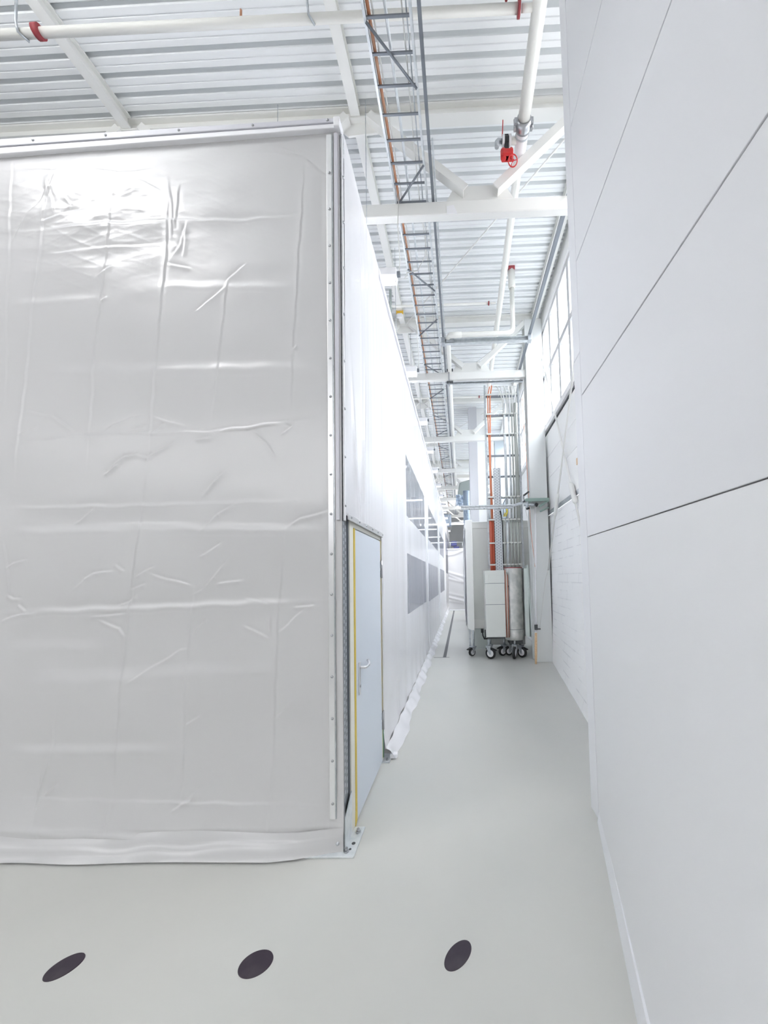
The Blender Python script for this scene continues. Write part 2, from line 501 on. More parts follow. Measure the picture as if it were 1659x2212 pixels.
def window(n, y0, y1, lights, label):
    w = thing('window_%d' % n, label, 'window', (1.9, (y0 + y1) / 2, 4.76), kind='structure')
    f = MB()
    for z0, z1 in [(4.76, 4.86), (5.80, 5.90), (6.80, 6.89)]:
        f.box(1.85, y0, z0, 1.93, y1, z1)
    f.box(1.85, y0, 4.76, 1.93, y0 + 0.07, 6.89); f.box(1.85, y1 - 0.07, 4.76, 1.93, y1, 6.89)
    f.build('window_frame', M['window_frame'], w)
    st = (y1 - y0) / lights
    for k in range(1, lights):
        q = MB(); yy = y0 + st * k
        q.box(1.85, yy - 0.055, 4.86, 1.93, yy + 0.055, 5.80); q.box(1.85, yy - 0.055, 5.90, 1.93, yy + 0.055, 6.80)
        q.build('mullion', M['window_frame'], w)
    g = MB(); g.box(1.905, y0 + 0.05, 4.84, 1.911, y1 - 0.05, 6.82)
    g.build('window_pane', M['glass'], w)
window(1, 3.88, 7.50, 6, 'high white-framed window band between near wall and grey column')
window(2, 7.60, 10.88, 5, 'high white-framed window band just beyond the grey column')
window(3, 11.02, 14.08, 5, 'high white-framed window band farther along, behind the pipe rack')
window(4, 14.22, 17.48, 5, 'farthest high white-framed window band')

# end pieces beyond the machine
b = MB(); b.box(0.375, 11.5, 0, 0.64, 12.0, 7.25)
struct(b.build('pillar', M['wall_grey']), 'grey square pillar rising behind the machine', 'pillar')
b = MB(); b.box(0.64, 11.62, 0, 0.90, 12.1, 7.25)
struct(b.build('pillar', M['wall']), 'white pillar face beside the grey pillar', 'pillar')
w = thing('window_5', 'bright tall window at the end of the side bay', 'window', (1.4, 13.4, 3.0), kind='structure')
b = MB(); b.box(0.9, 13.35, 2.95, 1.85, 13.45, 3.05); b.box(1.27, 13.33, 3.0, 1.36, 13.45, 7.2); b.box(0.9, 13.35, 7.1, 1.85, 13.45, 7.25)
b.build('window_frame', M['white_trim'], w)
b = MB(); b.box(0.9, 13.40, 3.05, 1.85, 13.41, 7.1); b.build('window_pane', M['glass'], w)
b = MB(); b.box(0.64, 13.3, 0, 1.85, 13.5, 2.95)
struct(b.build('wall_end', M['wall']), 'white wall below the bright end window', 'wall')
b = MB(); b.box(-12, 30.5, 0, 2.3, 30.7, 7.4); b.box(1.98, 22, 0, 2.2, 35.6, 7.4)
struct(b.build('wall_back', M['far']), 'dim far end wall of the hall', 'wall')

# columns
for i, y in enumerate([7.47, 10.86, 14.06]):
    b = MB()
    b.sweep((1.63, y, 0), (1.63, y, 7.08), iprof(0.35, 0.30, 0.02, 0.014), (0, 1, 0))
    struct(b.build('column', M['column'], bevel=0.004),
           ['broad grey steel column standing beside the brick wall', 'second steel column, behind the pipe rack', 'third steel column, far along the window wall'][i], 'column')

# ================================================================== roof steel
def make_truss():
    t = thing('roof_truss', '', 'roof truss', (0, TY[0], 5.88))
    y = TY[0]
    b = MB(); b.box(-9.5, y - 0.045, 5.88, 1.46, y + 0.045, 6.04); b.build('bottom_chord', M['steel'], t, bevel=0.012)
    b = MB(); b.sweep((-9.5, y, 7.165), (1.66, y, 7.165), iprof(0.13, 0.15, 0.02, 0.02)); b.build('top_chord', M['steel'], t)
    low = [0.33, -2.40, -5.10]; hi = [1.70, -1.04, -3.75, -6.45]
    for i, x in enumerate(low):
        b = MB(); b.hexa([(x - 0.42, y - 0.01, 6.02), (x + 0.42, y - 0.01, 6.02), (x + 0.42, y + 0.01, 6.02), (x - 0.42, y + 0.01, 6.02)],
                         [(x - 0.30, y - 0.01, 6.24), (x + 0.28, y - 0.01, 6.25), (x + 0.28, y + 0.01, 6.25), (x - 0.30, y + 0.01, 6.24)])
        b.build('gusset_plate', M['steel'], t)
        b = MB(); b.sweep((x + 0.17, y - 0.05, 6.13), (hi[i] - 0.16, y - 0.05, 7.10), uprof(0.09, 0.10, 0.012), (0, 1, 0)); b.build('diagonal', M['steel'], t)
        b = MB(); b.sweep((x - 0.17, y - 0.05, 6.13), (hi[i + 1] + 0.10, y - 0.05, 7.10), uprof(0.09, 0.10, 0.012), (0, -1, 0)); b.build('diagonal', M['steel'], t)
    for x in hi[1:]:
        b = MB(); b.hexa([(x - 0.16, y - 0.01, 6.94), (x + 0.26, y - 0.01, 6.97), (x + 0.26, y + 0.01, 6.97), (x - 0.16, y + 0.01, 6.94)],
                         [(x - 0.34, y - 0.01, 7.1), (x + 0.34, y - 0.01, 7.1), (x + 0.34, y + 0.01, 7.1), (x - 0.34, y + 0.01, 7.1)])
        b.build('gusset_plate', M['steel'], t)
    return t
truss = make_truss()
PLACE = ['nearest white roof truss, crossing just behind the tarpaulin top', 'second white roof truss, meeting the grey column', 'third white roof truss, above the wheeled machine',
         'fourth white roof truss, running in behind the grey pillar', 'fifth white roof truss, seen left of the grey pillar', 'sixth white roof truss towards the hall end',
         'seventh white roof truss towards the hall end', 'eighth white roof truss, small and far off', 'farthest white roof truss before the end wall']
for i, y in enumerate(TY):
    o = truss if i == 0 else dup(truss, (0, y, 5.88))
    o['label'] = PLACE[i]; o['group'] = 'white roof trusses'

def purlin(x, y0, y1, label, w=0.11):
    b = MB(); b.sweep((x, y0, 7.175), (x, y1, 7.175), iprof(w, 0.14, 0.018, 0.03))
    tag(b.build('roof_purlin', M['steel'], loc=(x, y0, 7.1)), label, 'roof purlin', 'white roof purlins')
YB = [0.2] + TY
for i in range(9):
    y0, y1 = YB[i] + (0.07 if i else 0), YB[i + 1] - 0.07
    purlin(-1.10, y0, y1, ('white purlin beside the cable ladder, ahead of the nearest truss' if i == 0 else 'white purlin left of the cable ladder, just beyond the %s truss' % ORD[i - 1]))
    if i == 0: purlin(-3.83, y0, y1, 'white purlin above the tarpaulin, carrying the red pipe collar side')
    if 1 <= i <= 4: purlin(1.68, y0, y1, 'white edge purlin over the window wall, just beyond the %s truss' % ORD[i - 1], 0.13)

def rod(p, q, r, label):
    b = MB(); b.tube([p, q], r, 8); 
    tag(b.build('brace_rod', M['steel'], loc=p), label, 'brace rod', 'roof brace rods')
rod((-1.02, 7.30, 7.06), (1.52, 4.06, 7.06), 0.011, 'thin white brace rod slanting between nearest and second trusses')
rod((1.45, 7.52, 7.06), (-0.98, 10.75, 7.06), 0.011, 'thin white brace rod slanting between second and third trusses')
rod((-0.95, 13.95, 7.06), (1.30, 10.95, 7.06), 0.011, 'thin white brace rod slanting between third and fourth trusses')

# ================================================================== plastic enclosure on the left
XS, YF, ZT = -0.77, 2.34, 4.83           # side plane, front plane, top
CREASES = [
 (4,9,((-3.110,4.774),(-3.109,4.173),(-3.107,3.556),(-3.099,2.983))),
 (4,8,((-3.066,2.016),(-3.021,1.802),(-3.007,1.632))),
 (4,9,((-2.809,4.790),(-2.867,4.240),(-2.928,3.625),(-2.968,3.098),(-2.999,2.728),(-3.018,2.451))),
 (4,9,((-2.344,4.638),(-2.410,3.986),(-2.482,3.305),(-2.518,2.494))),
 (6,9,((-1.969,4.524),(-1.982,3.966),(-2.037,3.362),(-2.095,2.554))),
 (5,9,((-2.101,2.523),(-2.154,1.951),(-2.195,1.532),(-2.226,1.036),(-2.271,0.312))),
 (4,9,((-2.272,0.326),(-2.287,0.128))),
 (4,8,((-1.541,3.885),(-1.609,3.271),(-1.662,2.758))),
 (4,8,((-1.756,1.690),(-1.799,1.248),(-1.817,0.574),(-1.826,0.309))),
 (5,9,((-1.024,4.646),(-1.070,3.849),(-1.099,3.252),(-1.113,2.769))),
 (5,9,((-1.141,2.053),(-1.197,1.512),(-1.210,1.238),(-1.242,0.305))),
 (4,9,((-1.243,0.555),(-1.255,0.110))),
 (4,8,((-2.656,0.920),(-2.694,0.582),(-2.775,0.263))),
 (4,9,((-2.748,0.489),(-2.778,0.144))),
 (5,14,((-3.026,4.185),(-2.568,4.210),(-1.964,4.227),(-1.514,4.209),(-1.069,4.230))),
 (5,12,((-2.882,4.015),(-2.412,4.048),(-1.991,4.051),(-1.871,4.046))),
 (4,30,((-2.105,3.758),(-1.070,3.713))),
 (6,40,((-2.987,3.189),(-2.093,3.163),(-0.854,3.139))),
 (5,30,((-3.157,3.658),(-2.403,3.687))),
 (5,16,((-3.027,2.685),(-2.524,2.728),(-1.647,2.714),(-1.142,2.763),(-0.884,2.790))),
 (4,14,((-3.053,2.239),(-2.074,2.234),(-1.070,2.235))),
 (5,30,((-3.091,2.074),(-2.070,2.077),(-0.845,2.032))),
 (7,22,((-3.068,1.535),(-2.203,1.546),(-1.422,1.565),(-0.861,1.574))),
 (9,50,((-3.049,1.083),(-2.192,1.091),(-1.769,1.118),(-1.071,1.128))),
 (5,35,((-3.031,0.639),(-1.832,0.634))),
 (5,12,((-3.019,0.351),(-2.286,0.326),(-1.826,0.309),(-0.854,0.283))),
 (5,40,((-3.058,1.297),(-2.339,1.299))),
 (8,25,((-3.011,0.172),(-2.714,0.144),(-2.308,0.128),(-1.823,0.087),(-1.303,0.124))),
 (5,20,((-2.281,0.135),(-1.823,0.087))),
 (5,20,((-1.221,0.130),(-0.855,0.083))),
 (4,30,((-3.031,0.640),(-2.252,0.638),(-1.818,0.627))),
 (6,8,((-2.924,2.903),(-2.766,2.868),(-2.659,2.791),(-2.606,2.752))),
 (6,8,((-3.000,2.743),(-2.860,2.798))),
 (6,8,((-2.407,2.739),(-2.320,2.802),(-2.203,2.842),(-2.086,2.845))),
 (6,8,((-2.231,2.748),(-2.099,2.773))),
 (6,8,((-2.064,2.845),(-1.954,2.804),(-1.822,2.763))),
 (6,8,((-2.084,2.721),(-1.968,2.790))),
 (6,8,((-1.762,2.660),(-1.632,2.684))),
 (6,8,((-1.632,2.699),(-1.502,2.738),(-1.142,2.763))),
 (6,8,((-2.370,2.475),(-2.256,2.573),(-2.139,2.599))),
 (6,8,((-2.168,2.585),(-2.095,2.554),(-1.893,2.671))),
 (6,8,((-1.365,2.719),(-1.271,2.630),(-1.199,2.498))),
 (6,8,((-1.185,2.670),(-1.092,2.739),(-1.156,2.763))),
 (6,8,((-1.774,3.562),(-1.657,3.648),(-1.547,3.741))),
 (6,8,((-1.562,3.749),(-1.540,3.794),(-1.423,3.895))),
 (6,8,((-1.248,4.745),(-1.032,4.655))),
 (6,8,((-1.024,4.646),(-0.847,4.497))),
 (6,8,((-2.856,4.585),(-2.804,4.425),(-2.777,4.298))),
 (6,8,((-2.826,4.616),(-2.827,4.426))),
 (6,8,((-3.085,4.125),(-3.013,4.263),(-2.881,4.413),(-2.780,4.629))),
 (6,8,((-1.969,4.508),(-1.942,4.273),(-1.946,4.088))),
 (6,8,((-1.900,4.489),(-1.919,4.272),(-1.925,4.148))),
 (6,8,((-1.944,3.965),(-1.886,4.054),(-1.836,4.206))),
 (6,8,((-3.044,4.659),(-2.811,4.631),(-2.750,4.643))),
 (6,8,((-2.581,4.650),(-2.335,4.590),(-2.061,4.607))),
 (6,8,((-2.890,4.257),(-2.754,4.297),(-2.541,4.334))),
 (6,8,((-2.197,4.536),(-2.028,4.449))),
 (6,8,((-2.467,3.835),(-2.400,3.893),(-2.348,3.921))),
 (6,8,((-2.432,3.665),(-2.395,3.694))),
 (6,8,((-1.973,3.917),(-1.808,3.867))),
 (6,8,((-1.099,3.266),(-1.077,3.298))),
 (6,8,((-2.728,4.453),(-2.665,4.371),(-2.574,4.413))),
 (6,8,((-2.331,4.417),(-2.210,4.458),(-2.119,4.445))),
 (6,8,((-1.869,3.961),(-1.849,4.083),(-1.843,4.206))),
 (6,8,((-3.051,1.831),(-2.994,1.865),(-2.885,1.884))),
 (6,8,((-2.573,1.679),(-2.496,1.755),(-2.439,1.782),(-2.288,1.799))),
 (6,8,((-2.150,1.754),(-2.015,1.821))),
 (6,8,((-2.057,1.776),(-1.935,1.735),(-1.763,1.690))),
 (6,8,((-1.776,1.627),(-1.706,1.661),(-1.621,1.742),(-1.523,1.866))),
 (6,8,((-1.607,1.693),(-1.423,1.724))),
 (6,8,((-2.261,1.575),(-2.189,1.587),(-2.133,1.635))),
 (6,8,((-2.184,1.664),(-2.077,1.710))),
 (6,8,((-2.459,1.495),(-2.202,1.515))),
 (6,8,((-2.212,1.043),(-2.107,1.110),(-1.940,1.216),(-1.842,1.270),(-1.764,1.275))),
 (6,8,((-1.197,1.375),(-1.127,1.428),(-1.015,1.525))),
 (6,8,((-1.141,2.053),(-1.042,2.114),(-0.837,2.165))),
 (6,8,((-1.435,1.427),(-1.252,1.328))),
 (6,8,((-1.246,1.485),(-1.252,1.335))),
 (6,8,((-1.099,1.531),(-0.945,1.548))),
 (6,8,((-1.422,1.599),(-1.253,1.554))),
 (6,8,((-1.725,2.047),(-1.597,2.157),(-1.484,2.232))),
 (6,8,((-1.723,1.878),(-1.567,1.965))),
 (6,8,((-1.714,2.281),(-1.628,2.379),(-1.536,2.462))),
 (6,8,((-1.223,0.821),(-1.099,0.926))),
 (6,8,((-1.806,0.788),(-1.695,0.853))),
 (6,8,((-1.833,0.296),(-1.758,0.322),(-1.717,0.374))),
 (6,8,((-3.030,1.653),(-2.985,1.624),(-2.926,1.623))),
 (6,8,((-3.066,1.479),(-2.923,1.525),(-2.821,1.537))),
 (6,8,((-2.594,2.119),(-2.451,2.223))),
 (6,8,((-1.758,1.344),(-1.731,1.412),(-1.668,1.473))),
 (6,8,((-2.399,2.445),(-2.284,2.528))),
 (6,8,((-2.764,0.356),(-2.741,0.489))),
 (6,8,((-2.715,0.355),(-2.626,0.434))),
 (6,8,((-2.401,1.480),(-2.257,1.422),(-2.198,1.351))),
 (6,8,((-2.954,1.589),(-2.894,1.545))),
 (6,8,((-2.296,1.842),(-2.223,1.798))),
 (5,8,((-1.874,0.251),(-1.812,0.296),(-1.710,0.388))),
 (5,8,((-2.715,0.355),(-2.626,0.435))),
]
def front_sheet():
    x = np.arange(-4.7, XS - 0.0001, 0.0065); x = np.append(x, XS)
    z = np.concatenate([np.arange(0.115, 4.83, 0.0065), [4.83]])
    X, Z = np.meshgrid(x, z)
    D = np.zeros_like(X)
    jit = 0.006 * np.sin(X * 23 + 1.3 * np.sin(Z * 9)) + 0.004 * np.sin(Z * 31 + X * 17)
    for amp, wpx, pts in CREASES:
        wid = wpx * (0.0011 if wpx < 13 else 0.0016)
        best = np.full_like(X, 9.0); sgn = np.zeros_like(X)
        x0 = min(p[0] for p in pts) - 6 * wid; x1 = max(p[0] for p in pts) + 6 * wid
        z0 = min(p[1] for p in pts) - 6 * wid; z1 = max(p[1] for p in pts) + 6 * wid
        i0, i1 = np.searchsorted(z, [z0, z1]); j0, j1 = np.searchsorted(x, [x0, x1])
        if i1 <= i0 or j1 <= j0: continue
        xs, zz = X[i0:i1, j0:j1], Z[i0:i1, j0:j1]
        bb = np.full_like(xs, 9.0); sg = np.zeros_like(xs); ends = np.zeros_like(xs)
        L = sum(math.dist(pts[k], pts[k + 1]) for k in range(len(pts) - 1)); run = 0
        for k in range(len(pts) - 1):
            ax, az = pts[k]; bx, bz = pts[k + 1]; dx, dz = bx - ax, bz - az; l2 = dx * dx + dz * dz + 1e-9; l = math.sqrt(l2)
            t = np.clip(((xs - ax) * dx + (zz - az) * dz) / l2, 0, 1)
            s = ((xs - ax) * dz - (zz - az) * dx) / l + jit[i0:i1, j0:j1] * 0.5
            d = np.hypot(xs - ax - t * dx, zz - az - t * dz)
            d = np.where((t > 0) & (t < 1), np.abs(s), d)
            k_ = d < bb
            bb = np.where(k_, d, bb); sg = np.where(k_, s, sg); ends = np.where(k_, (run + t * l) / L, ends)
            run += l
        taper = np.clip(np.minimum(ends, 1 - ends) * 5, 0.12, 1)
        a = amp * (0.00055 if wpx < 13 else 0.00075)
        D[i0:i1, j0:j1] += taper * a * (np.exp(-(bb / (wid * 0.55)) ** 2) * 1.0 + 0.8 * np.clip(sg / wid, -1, 1) * np.exp(-(bb / (wid * 2.2)) ** 2))
    # crumpled slack in the upper left, and soft billows all over
    wob = np.zeros_like(X)
    for k in range(26):
        fx, fz = RNG.uniform(-10, 10), RNG.uniform(8, 30)
        wob += np.sin(fx * X + fz * Z + RNG.uniform(0, 6.3) + 0.8 * np.sin(RNG.uniform(3, 8) * X)) / 26
    slack = np.exp(-((X + 2.55) / 0.75) ** 2 - ((Z - 4.3) / 0.42) ** 2)
    rid = np.zeros_like(X)
    for k in range(18):
        th = RNG.uniform(-0.35, 0.35); fr = RNG.uniform(14, 34); ph = RNG.uniform(0, 6.3)
        u = (Z * math.cos(th) + X * math.sin(th)) * fr + 1.6 * np.sin(X * RNG.uniform(2, 7) + ph) + 0.8 * np.sin(Z * RNG.uniform(3, 9))
        rid += (1 - np.abs(np.sin(u + ph))) ** 3 * (0.5 + 0.5 * np.sin(X * RNG.uniform(3, 9) + ph))
    D += rid * 0.0011 * (slack + 0.04)
    D += wob * (0.003 + 0.016 * slack)
    D += 0.010 * np.sin(X * 2.1 + 0.6) * np.sin(Z * 1.7 + 0.4) + 0.0045 * np.sin(Z * 7.3 + 0.9 * np.sin(X * 2)) * np.clip(1.4 - Z / 4, 0.3, 1)
    edge = np.clip((XS - 0.03 - X) / 0.10, 0, 1) * np.clip((ZT - 0.03 - Z) / 0.1, 0, 1)
    D *= edge
    # foot of the sheet leans out to meet the hem
    D += np.clip((0.42 - Z) / 0.26, 0, 1) ** 2 * 0.030 * np.clip((XS - 0.03 - X) / 0.25, 0.25, 1)
    return np.stack([X, YF - D, Z], -1)
front = thing('plastic_tarpaulin', 'big grey plastic tarpaulin stretched over the front of the enclosure', 'tarpaulin', (-2.2, YF, 0))
b = MB(); b.grid(front_sheet()); b.build('sheet', M['tarp'], front)
# loose hem on the floor
x = np.linspace(-4.7, -0.772, 240); hem = []
for t in np.linspace(0, 1, 16):
    row = []
    for xx in x:
        w1 = 0.5 + 0.5 * math.sin(xx * 5 + 1.5 * math.sin(xx * 2.3)); slim = min(1, (-0.77 - xx) / 0.45 + 0.03)
        z0 = (0.125 + 0.018 * math.sin(xx * 2.7) ** 2) * (1 - t) ** 1.2 + 0.012 + 0.007 * math.sin(t * 9 + xx * 3.1) * math.sin(t * PI) + 0.009 * math.exp(-((t - 0.45 - 0.12 * math.sin(xx * 1.9)) / 0.07) ** 2) * slim + 0.010 * math.sin(t * PI) * math.sin(xx * 9 + 2 * math.sin(3.1 * xx)) * slim
        out = 0.030 * min(1, max(0.25, (XS - 0.03 - xx) / 0.25)) - 0.005 + 0.003 * t + 0.078 * t * (0.80 + 0.20 * w1) * slim
        row.append((xx, YF - out - 0.006, max(0.010, z0)))
    hem.append(row)
b = MB(); b.grid(np.array(hem)); b.build('hem', M['tarp'], front)
def strip_with_screws(parent, axis_pts, prof_box, name, screws, sdir, mat_=None):
    b = MB(); b.box(*prof_box); s = b.build(name, mat_ or M['alu'], parent, bevel=0.002)
    proto = None
    for c in screws:
        if proto is None:
            b = MB(); b.lathe([(0, 0.007), (0.005, 0.006), (0.0085, 0.003), (0.0095, 0)], c, sdir, 12)
            proto = b.build('screw', M['screw'], s, loc=c); proto.location = Vector(c) - parent_world(s); first = Vector(c)
        else:
            q = proto.copy(); COL.objects.link(q); q.parent = s; q.location = Vector(c) - parent_world(s)
    return s
strip_with_screws(front, None, (-0.858, YF - 0.012, 0.205, -0.822, YF - 0.004, 4.79), 'clamp_strip', [(-0.838, YF - 0.012, 0.30 + 0.263 * k) for k in range(17)], (0, -1, 0))
b = MB(); b.box(-0.822, YF - 0.008, 0.205, -0.816, YF - 0.002, 4.79); b.build('strip_edge', M['zinc'], front)
b = MB(); b.box(-0.806, YF - 0.014, 2.1, -0.782, YF - 0.002, 4.80); b.build('corner_strip', M['grey_plastic'], front, bevel=0.003)
# head rail
rail = thing('head_rail', 'white and grey metal head rail along the top edge of the tarpaulin', 'rail', (-2.2, YF, 4.79))
def tilted(x0, x1, y0, y1, zl0, zl1, zr0, zr1):
    q = MB(); q.hexa([(x0, y0, zl0), (x1, y0, zr0), (x1, y1, zr0), (x0, y1, zl0)], [(x0, y0, zl1), (x1, y0, zr1), (x1, y1, zr1), (x0, y1, zl1)]); return q
tilted(-4.7, -0.765, YF - 0.03, YF + 0.02, 4.71, 4.766, 4.815, 4.845).build('white_edge', M['white_trim'], rail, bevel=0.004)
gs = tilted(-4.7, -0.79, YF - 0.036, YF + 0.02, 4.769, 4.836, 4.847, 4.878).build('grey_strip', M['grey_plastic'], rail, bevel=0.003)
scr = None
for k in range(6):
    x = -0.84 - 0.52 * k; c = Vector((x, YF - 0.036, 4.862 - 0.0155 * (-0.84 - x)))
    if scr is None:
        b = MB(); b.lathe([(0, 0.007), (0.005, 0.006), (0.0085, 0.003), (0.0095, 0)], c, (0, -1, 0), 12)
        scr = b.build('screw', M['screw'], gs, loc=c); scr.location = c - parent_world(gs)
    else:
        q = scr.copy(); COL.objects.link(q); q.parent = gs; q.location = c - parent_world(gs)
b = MB(); b.box(-0.80, YF - 0.04, 4.815, -0.757, YF + 0.05, 4.885); b.build('corner_cap', M['white_trim'], rail, bevel=0.006)

# corner post with perforated face, foot bracket and base plate
post = thing('steel_post', 'galvanised perforated corner post bolted to the floor beside the door', 'post', (-0.80, 2.42, 0))
b = MB(); b.box(-0.80, 2.352, 0.012, -0.775, 2.365, 4.78); b.box(-0.815, 2.352, 0.012, -0.782, 2.478, 4.78); b.box(-0.80, 2.468, 0.012, -0.772, 2.478, 4.78)
b.build('upright', M['zinc_dark'], post)
b = MB(); b.box(-0.790, 2.346, 0.012, -0.768, 2.352, 4.78); b.build('front_edge', M['zinc'], post)
b = MB(); b.box(-0.7845, 2.384, 0.30, -0.7805, 2.464, 4.7); b.build('perforated_face', M['perf_post'], post)
b = MB()
b.hexa([(-1.00, 2.285, 0), (-0.695, 2.285, 0), (-0.695, 2.555, 0), (-0.85, 2.555, 0)], [(-1.00, 2.285, 0.012), (-0.695, 2.285, 0.012), (-0.695, 2.555, 0.012), (-0.85, 2.555, 0.012)])
b.build('base_plate', M['zinc_pale'], post, bevel=0.002)
b = MB(); b.hexa([(-0.770, 2.344, 0.012), (-0.764, 2.344, 0.012), (-0.764, 2.490, 0.012), (-0.770, 2.490, 0.012)], [(-0.770, 2.344, 0.19), (-0.764, 2.344, 0.19), (-0.764, 2.490, 0.29), (-0.770, 2.490, 0.29)])
b.build('foot_bracket', M['zinc_pale'], post)
for i, (x, y) in enumerate([(-0.728, 2.50), (-0.752, 2.325)]):
    b = MB(); b.cyl((x, y, 0.012), (x, y, 0.020), 0.016, 16); b.cyl((x, y, 0.02), (x, y, 0.034), 0.011, 6); b.cyl((x, y, 0.034), (x, y, 0.040), 0.006, 10)
    b.build('bolt', M['screw'], post)
b = MB(); b.cyl((-0.728, 2.395, 0.012), (-0.728, 2.395, 0.0135), 0.012, 16); b.build('bolt_hole', M['gasket'], post)
b = MB(); b.cyl((-0.735, 2.345, 0.012), (-0.735, 2.345, 0.0135), 0.008, 16); b.build('bolt_hole', M['gasket'], post)
b = MB(); b.lathe([(0, 0.010), (0.008, 0.008), (0.012, 0.002), (0.012, 0)], (-0.80, 2.303, 0.075), (0, -1, 0), 14); b.build('bolt', M['screw'], post)

# door in the side of the enclosure
door = thing('door_1', 'pale blue-grey door with yellow seals at the enclosure corner', 'door', (XS, 3.05, 0), kind='structure')
b = MB(); b.box(-0.80, 2.485, 0.0, -0.766, 2.572, 2.13); b.box(-0.80, 2.485, 2.085, -0.768, 3.50, 2.13); b.box(-0.80, 3.455, 0, -0.770, 3.50, 2.13)
b.build('door_frame', M['cream'], door, bevel=0.003)
b = MB(); b.box(-0.795, 2.612, 0.018, -0.765, 3.438, 2.075); leaf = b.build('door_leaf', M['door'], door, bevel=0.003)
b = MB(); b.box(-0.79, 2.575, 0.03, -0.763, 2.589, 2.08); b.box(-0.79, 2.595, 0.03, -0.763, 2.608, 2.08); b.build('seal_strip', M['yellow'], door)
b = MB(); b.hexa([(-0.79, 2.560, 0.0), (-0.762, 2.560, 0.0), (-0.762, 2.606, 0.03), (-0.79, 2.606, 0.03)], [(-0.79, 2.568, 0.10), (-0.762, 2.568, 0.10), (-0.762, 2.606, 0.14), (-0.79, 2.606, 0.14)]); b.build('seal_foot', M['yellow'], door)
b = MB(); b.box(-0.79, 3.440, 0.04, -0.766, 3.449, 2.08); b.build('seal_strip', M['yellow'], door)
b = MB(); b.box(-0.79, 3.449, 0.02, -0.772, 3.462, 2.08); b.build('frame_gap', M['gasket'], door)
h = thing('handle', None, None, (-0.765, 2.70, 1.0)); h.parent = door; h.location = Vector((-0.765, 2.70, 1.0)) - Vector(door.location)
b = MB(); b.box(-0.765, 2.668, 0.86, -0.757, 2.702, 1.10); b.build('back_plate', M['alu'], h, bevel=0.006)
b = MB(); b.tube([(-0.76, 2.688, 1.06), (-0.715, 2.688, 1.06)] , 0.010, 12); b.tube([(-0.757, 2.688, 1.06), (-0.725, 2.688, 1.06), (-0.716, 2.695, 1.06), (-0.714, 2.72, 1.06), (-0.716, 2.79, 1.062), (-0.725, 2.82, 1.068), (-0.74, 2.84, 1.08)], 0.009, 12)
b.build('lever', M['alu'], h)
b = MB(); b.cyl((-0.757, 2.685, 0.925), (-0.752, 2.685, 0.925), 0.010, 14); b.build('key_cylinder', M['screw'], h)
for z in (0.30, 1.72):
    b = MB(); b.cyl((-0.758, 3.452, z), (-0.758, 3.452, z + 0.17), 0.011, 14); b.box(-0.768, 3.425, z + 0.01, -0.76, 3.478, z + 0.075); b.box(-0.768, 3.425, z + 0.095, -0.76, 3.478, z + 0.16)
    b.build('hinge', M['screw'], door)
b = MB(); b.box(-0.80, 3.475, 0.03, -0.764, 3.50, 0.33); b.build('green_edge', M['green'], door)

# second post at the hinge side
post2 = thing('steel_post', 'short galvanised post foot at the hinge side of the door', 'post', (-0.80, 3.53, 0))
b = MB(); b.box(-0.815, 3.505, 0.01, -0.782, 3.56, 4.7); b.build('upright', M['zinc'], post2)
b = MB(); b.box(-0.86, 3.43, 0, -0.70, 3.60, 0.010); b.build('base_plate', M['zinc_pale'], post2)
b = MB(); b.cyl((-0.73, 3.47, 0.01), (-0.73, 3.47, 0.026), 0.012, 6); b.build('bolt', M['screw'], post2)

# sheeting above the door
def side_grid(y0, y1, z0, z1, ny, nz, amp, seed, out=0.0):
    r = np.random.default_rng(seed)
    ys = np.linspace(y0, y1, ny); zs_ = np.linspace(z0, z1, nz)
    Y, Z = np.meshgrid(ys, zs_)
    D = np.zeros_like(Y)
    for k in range(int((y1 - y0) * 7) + 4):
        yc = r.uniform(y0, y1); w_ = r.uniform(0.012, 0.05); tl = r.uniform(-0.02, 0.02)
        D += r.uniform(-1, 1.2) * amp * 0.22 * np.exp(-((Y - yc - tl * (Z - 2) - 0.008 * np.sin(Z * 3 + yc * 5)) / w_) ** 2) * (0.6 + 0.4 * np.sin(Z * r.uniform(0.5, 2.5) + k))
    for k in range(14):
        D += amp * 0.10 * np.sin(r.uniform(2, 12) * Y + r.uniform(-2, 2) * Z + r.uniform(0, 6))
    return Y, Z, D
over = thing('plastic_sheet', 'white plastic sheet hung over the door, riveted along its lower strip', 'plastic sheet', (XS, 2.9, 2.1))
Y, Z, D = side_grid(2.37, 3.47, 2.14, 4.84, 110, 80, 0.010, 3)
D += 0.012 * np.exp(-((Y - 2.55 - 0.13 * (3.0 - Z)) / 0.03) ** 2) * np.clip((3.4 - Z), 0, 1) + 0.010 * np.exp(-((Y - 2.85 + 0.10 * (3.0 - Z)) / 0.025) ** 2) * np.clip((3.6 - Z), 0, 1)
b = MB(); b.grid(np.stack([XS + 0.018 + D, Y, Z], -1)); b.build('sheet', M['film'], over)
strip_with_screws(over, None, (XS + 0.016, 2.40, 2.115, XS + 0.026, 3.475, 2.155), 'bottom_strip', [(XS + 0.026, 2.46 + 0.2 * k, 2.137) for k in range(6)], (1, 0, 0))
strip_with_screws(over, None, (XS + 0.004, 2.352, 2.10, XS + 0.016, 2.374, 4.84), 'side_strip', [(XS + 0.016, 2.362, 2.2 + 0.33 * k) for k in range(8)], (1, 0, 0), M['white_trim'])
b = MB(); b.box(XS - 0.012, 2.341, 2.095, XS + 0.002, 2.351, 4.8); b.build('edge_gap', M['gasket'], over)
b = MB(); b.box(XS + 0.004, 3.462, 0.35, XS + 0.014, 3.486, 2.14); b.build('door_edge_strip', M['alu'], over)

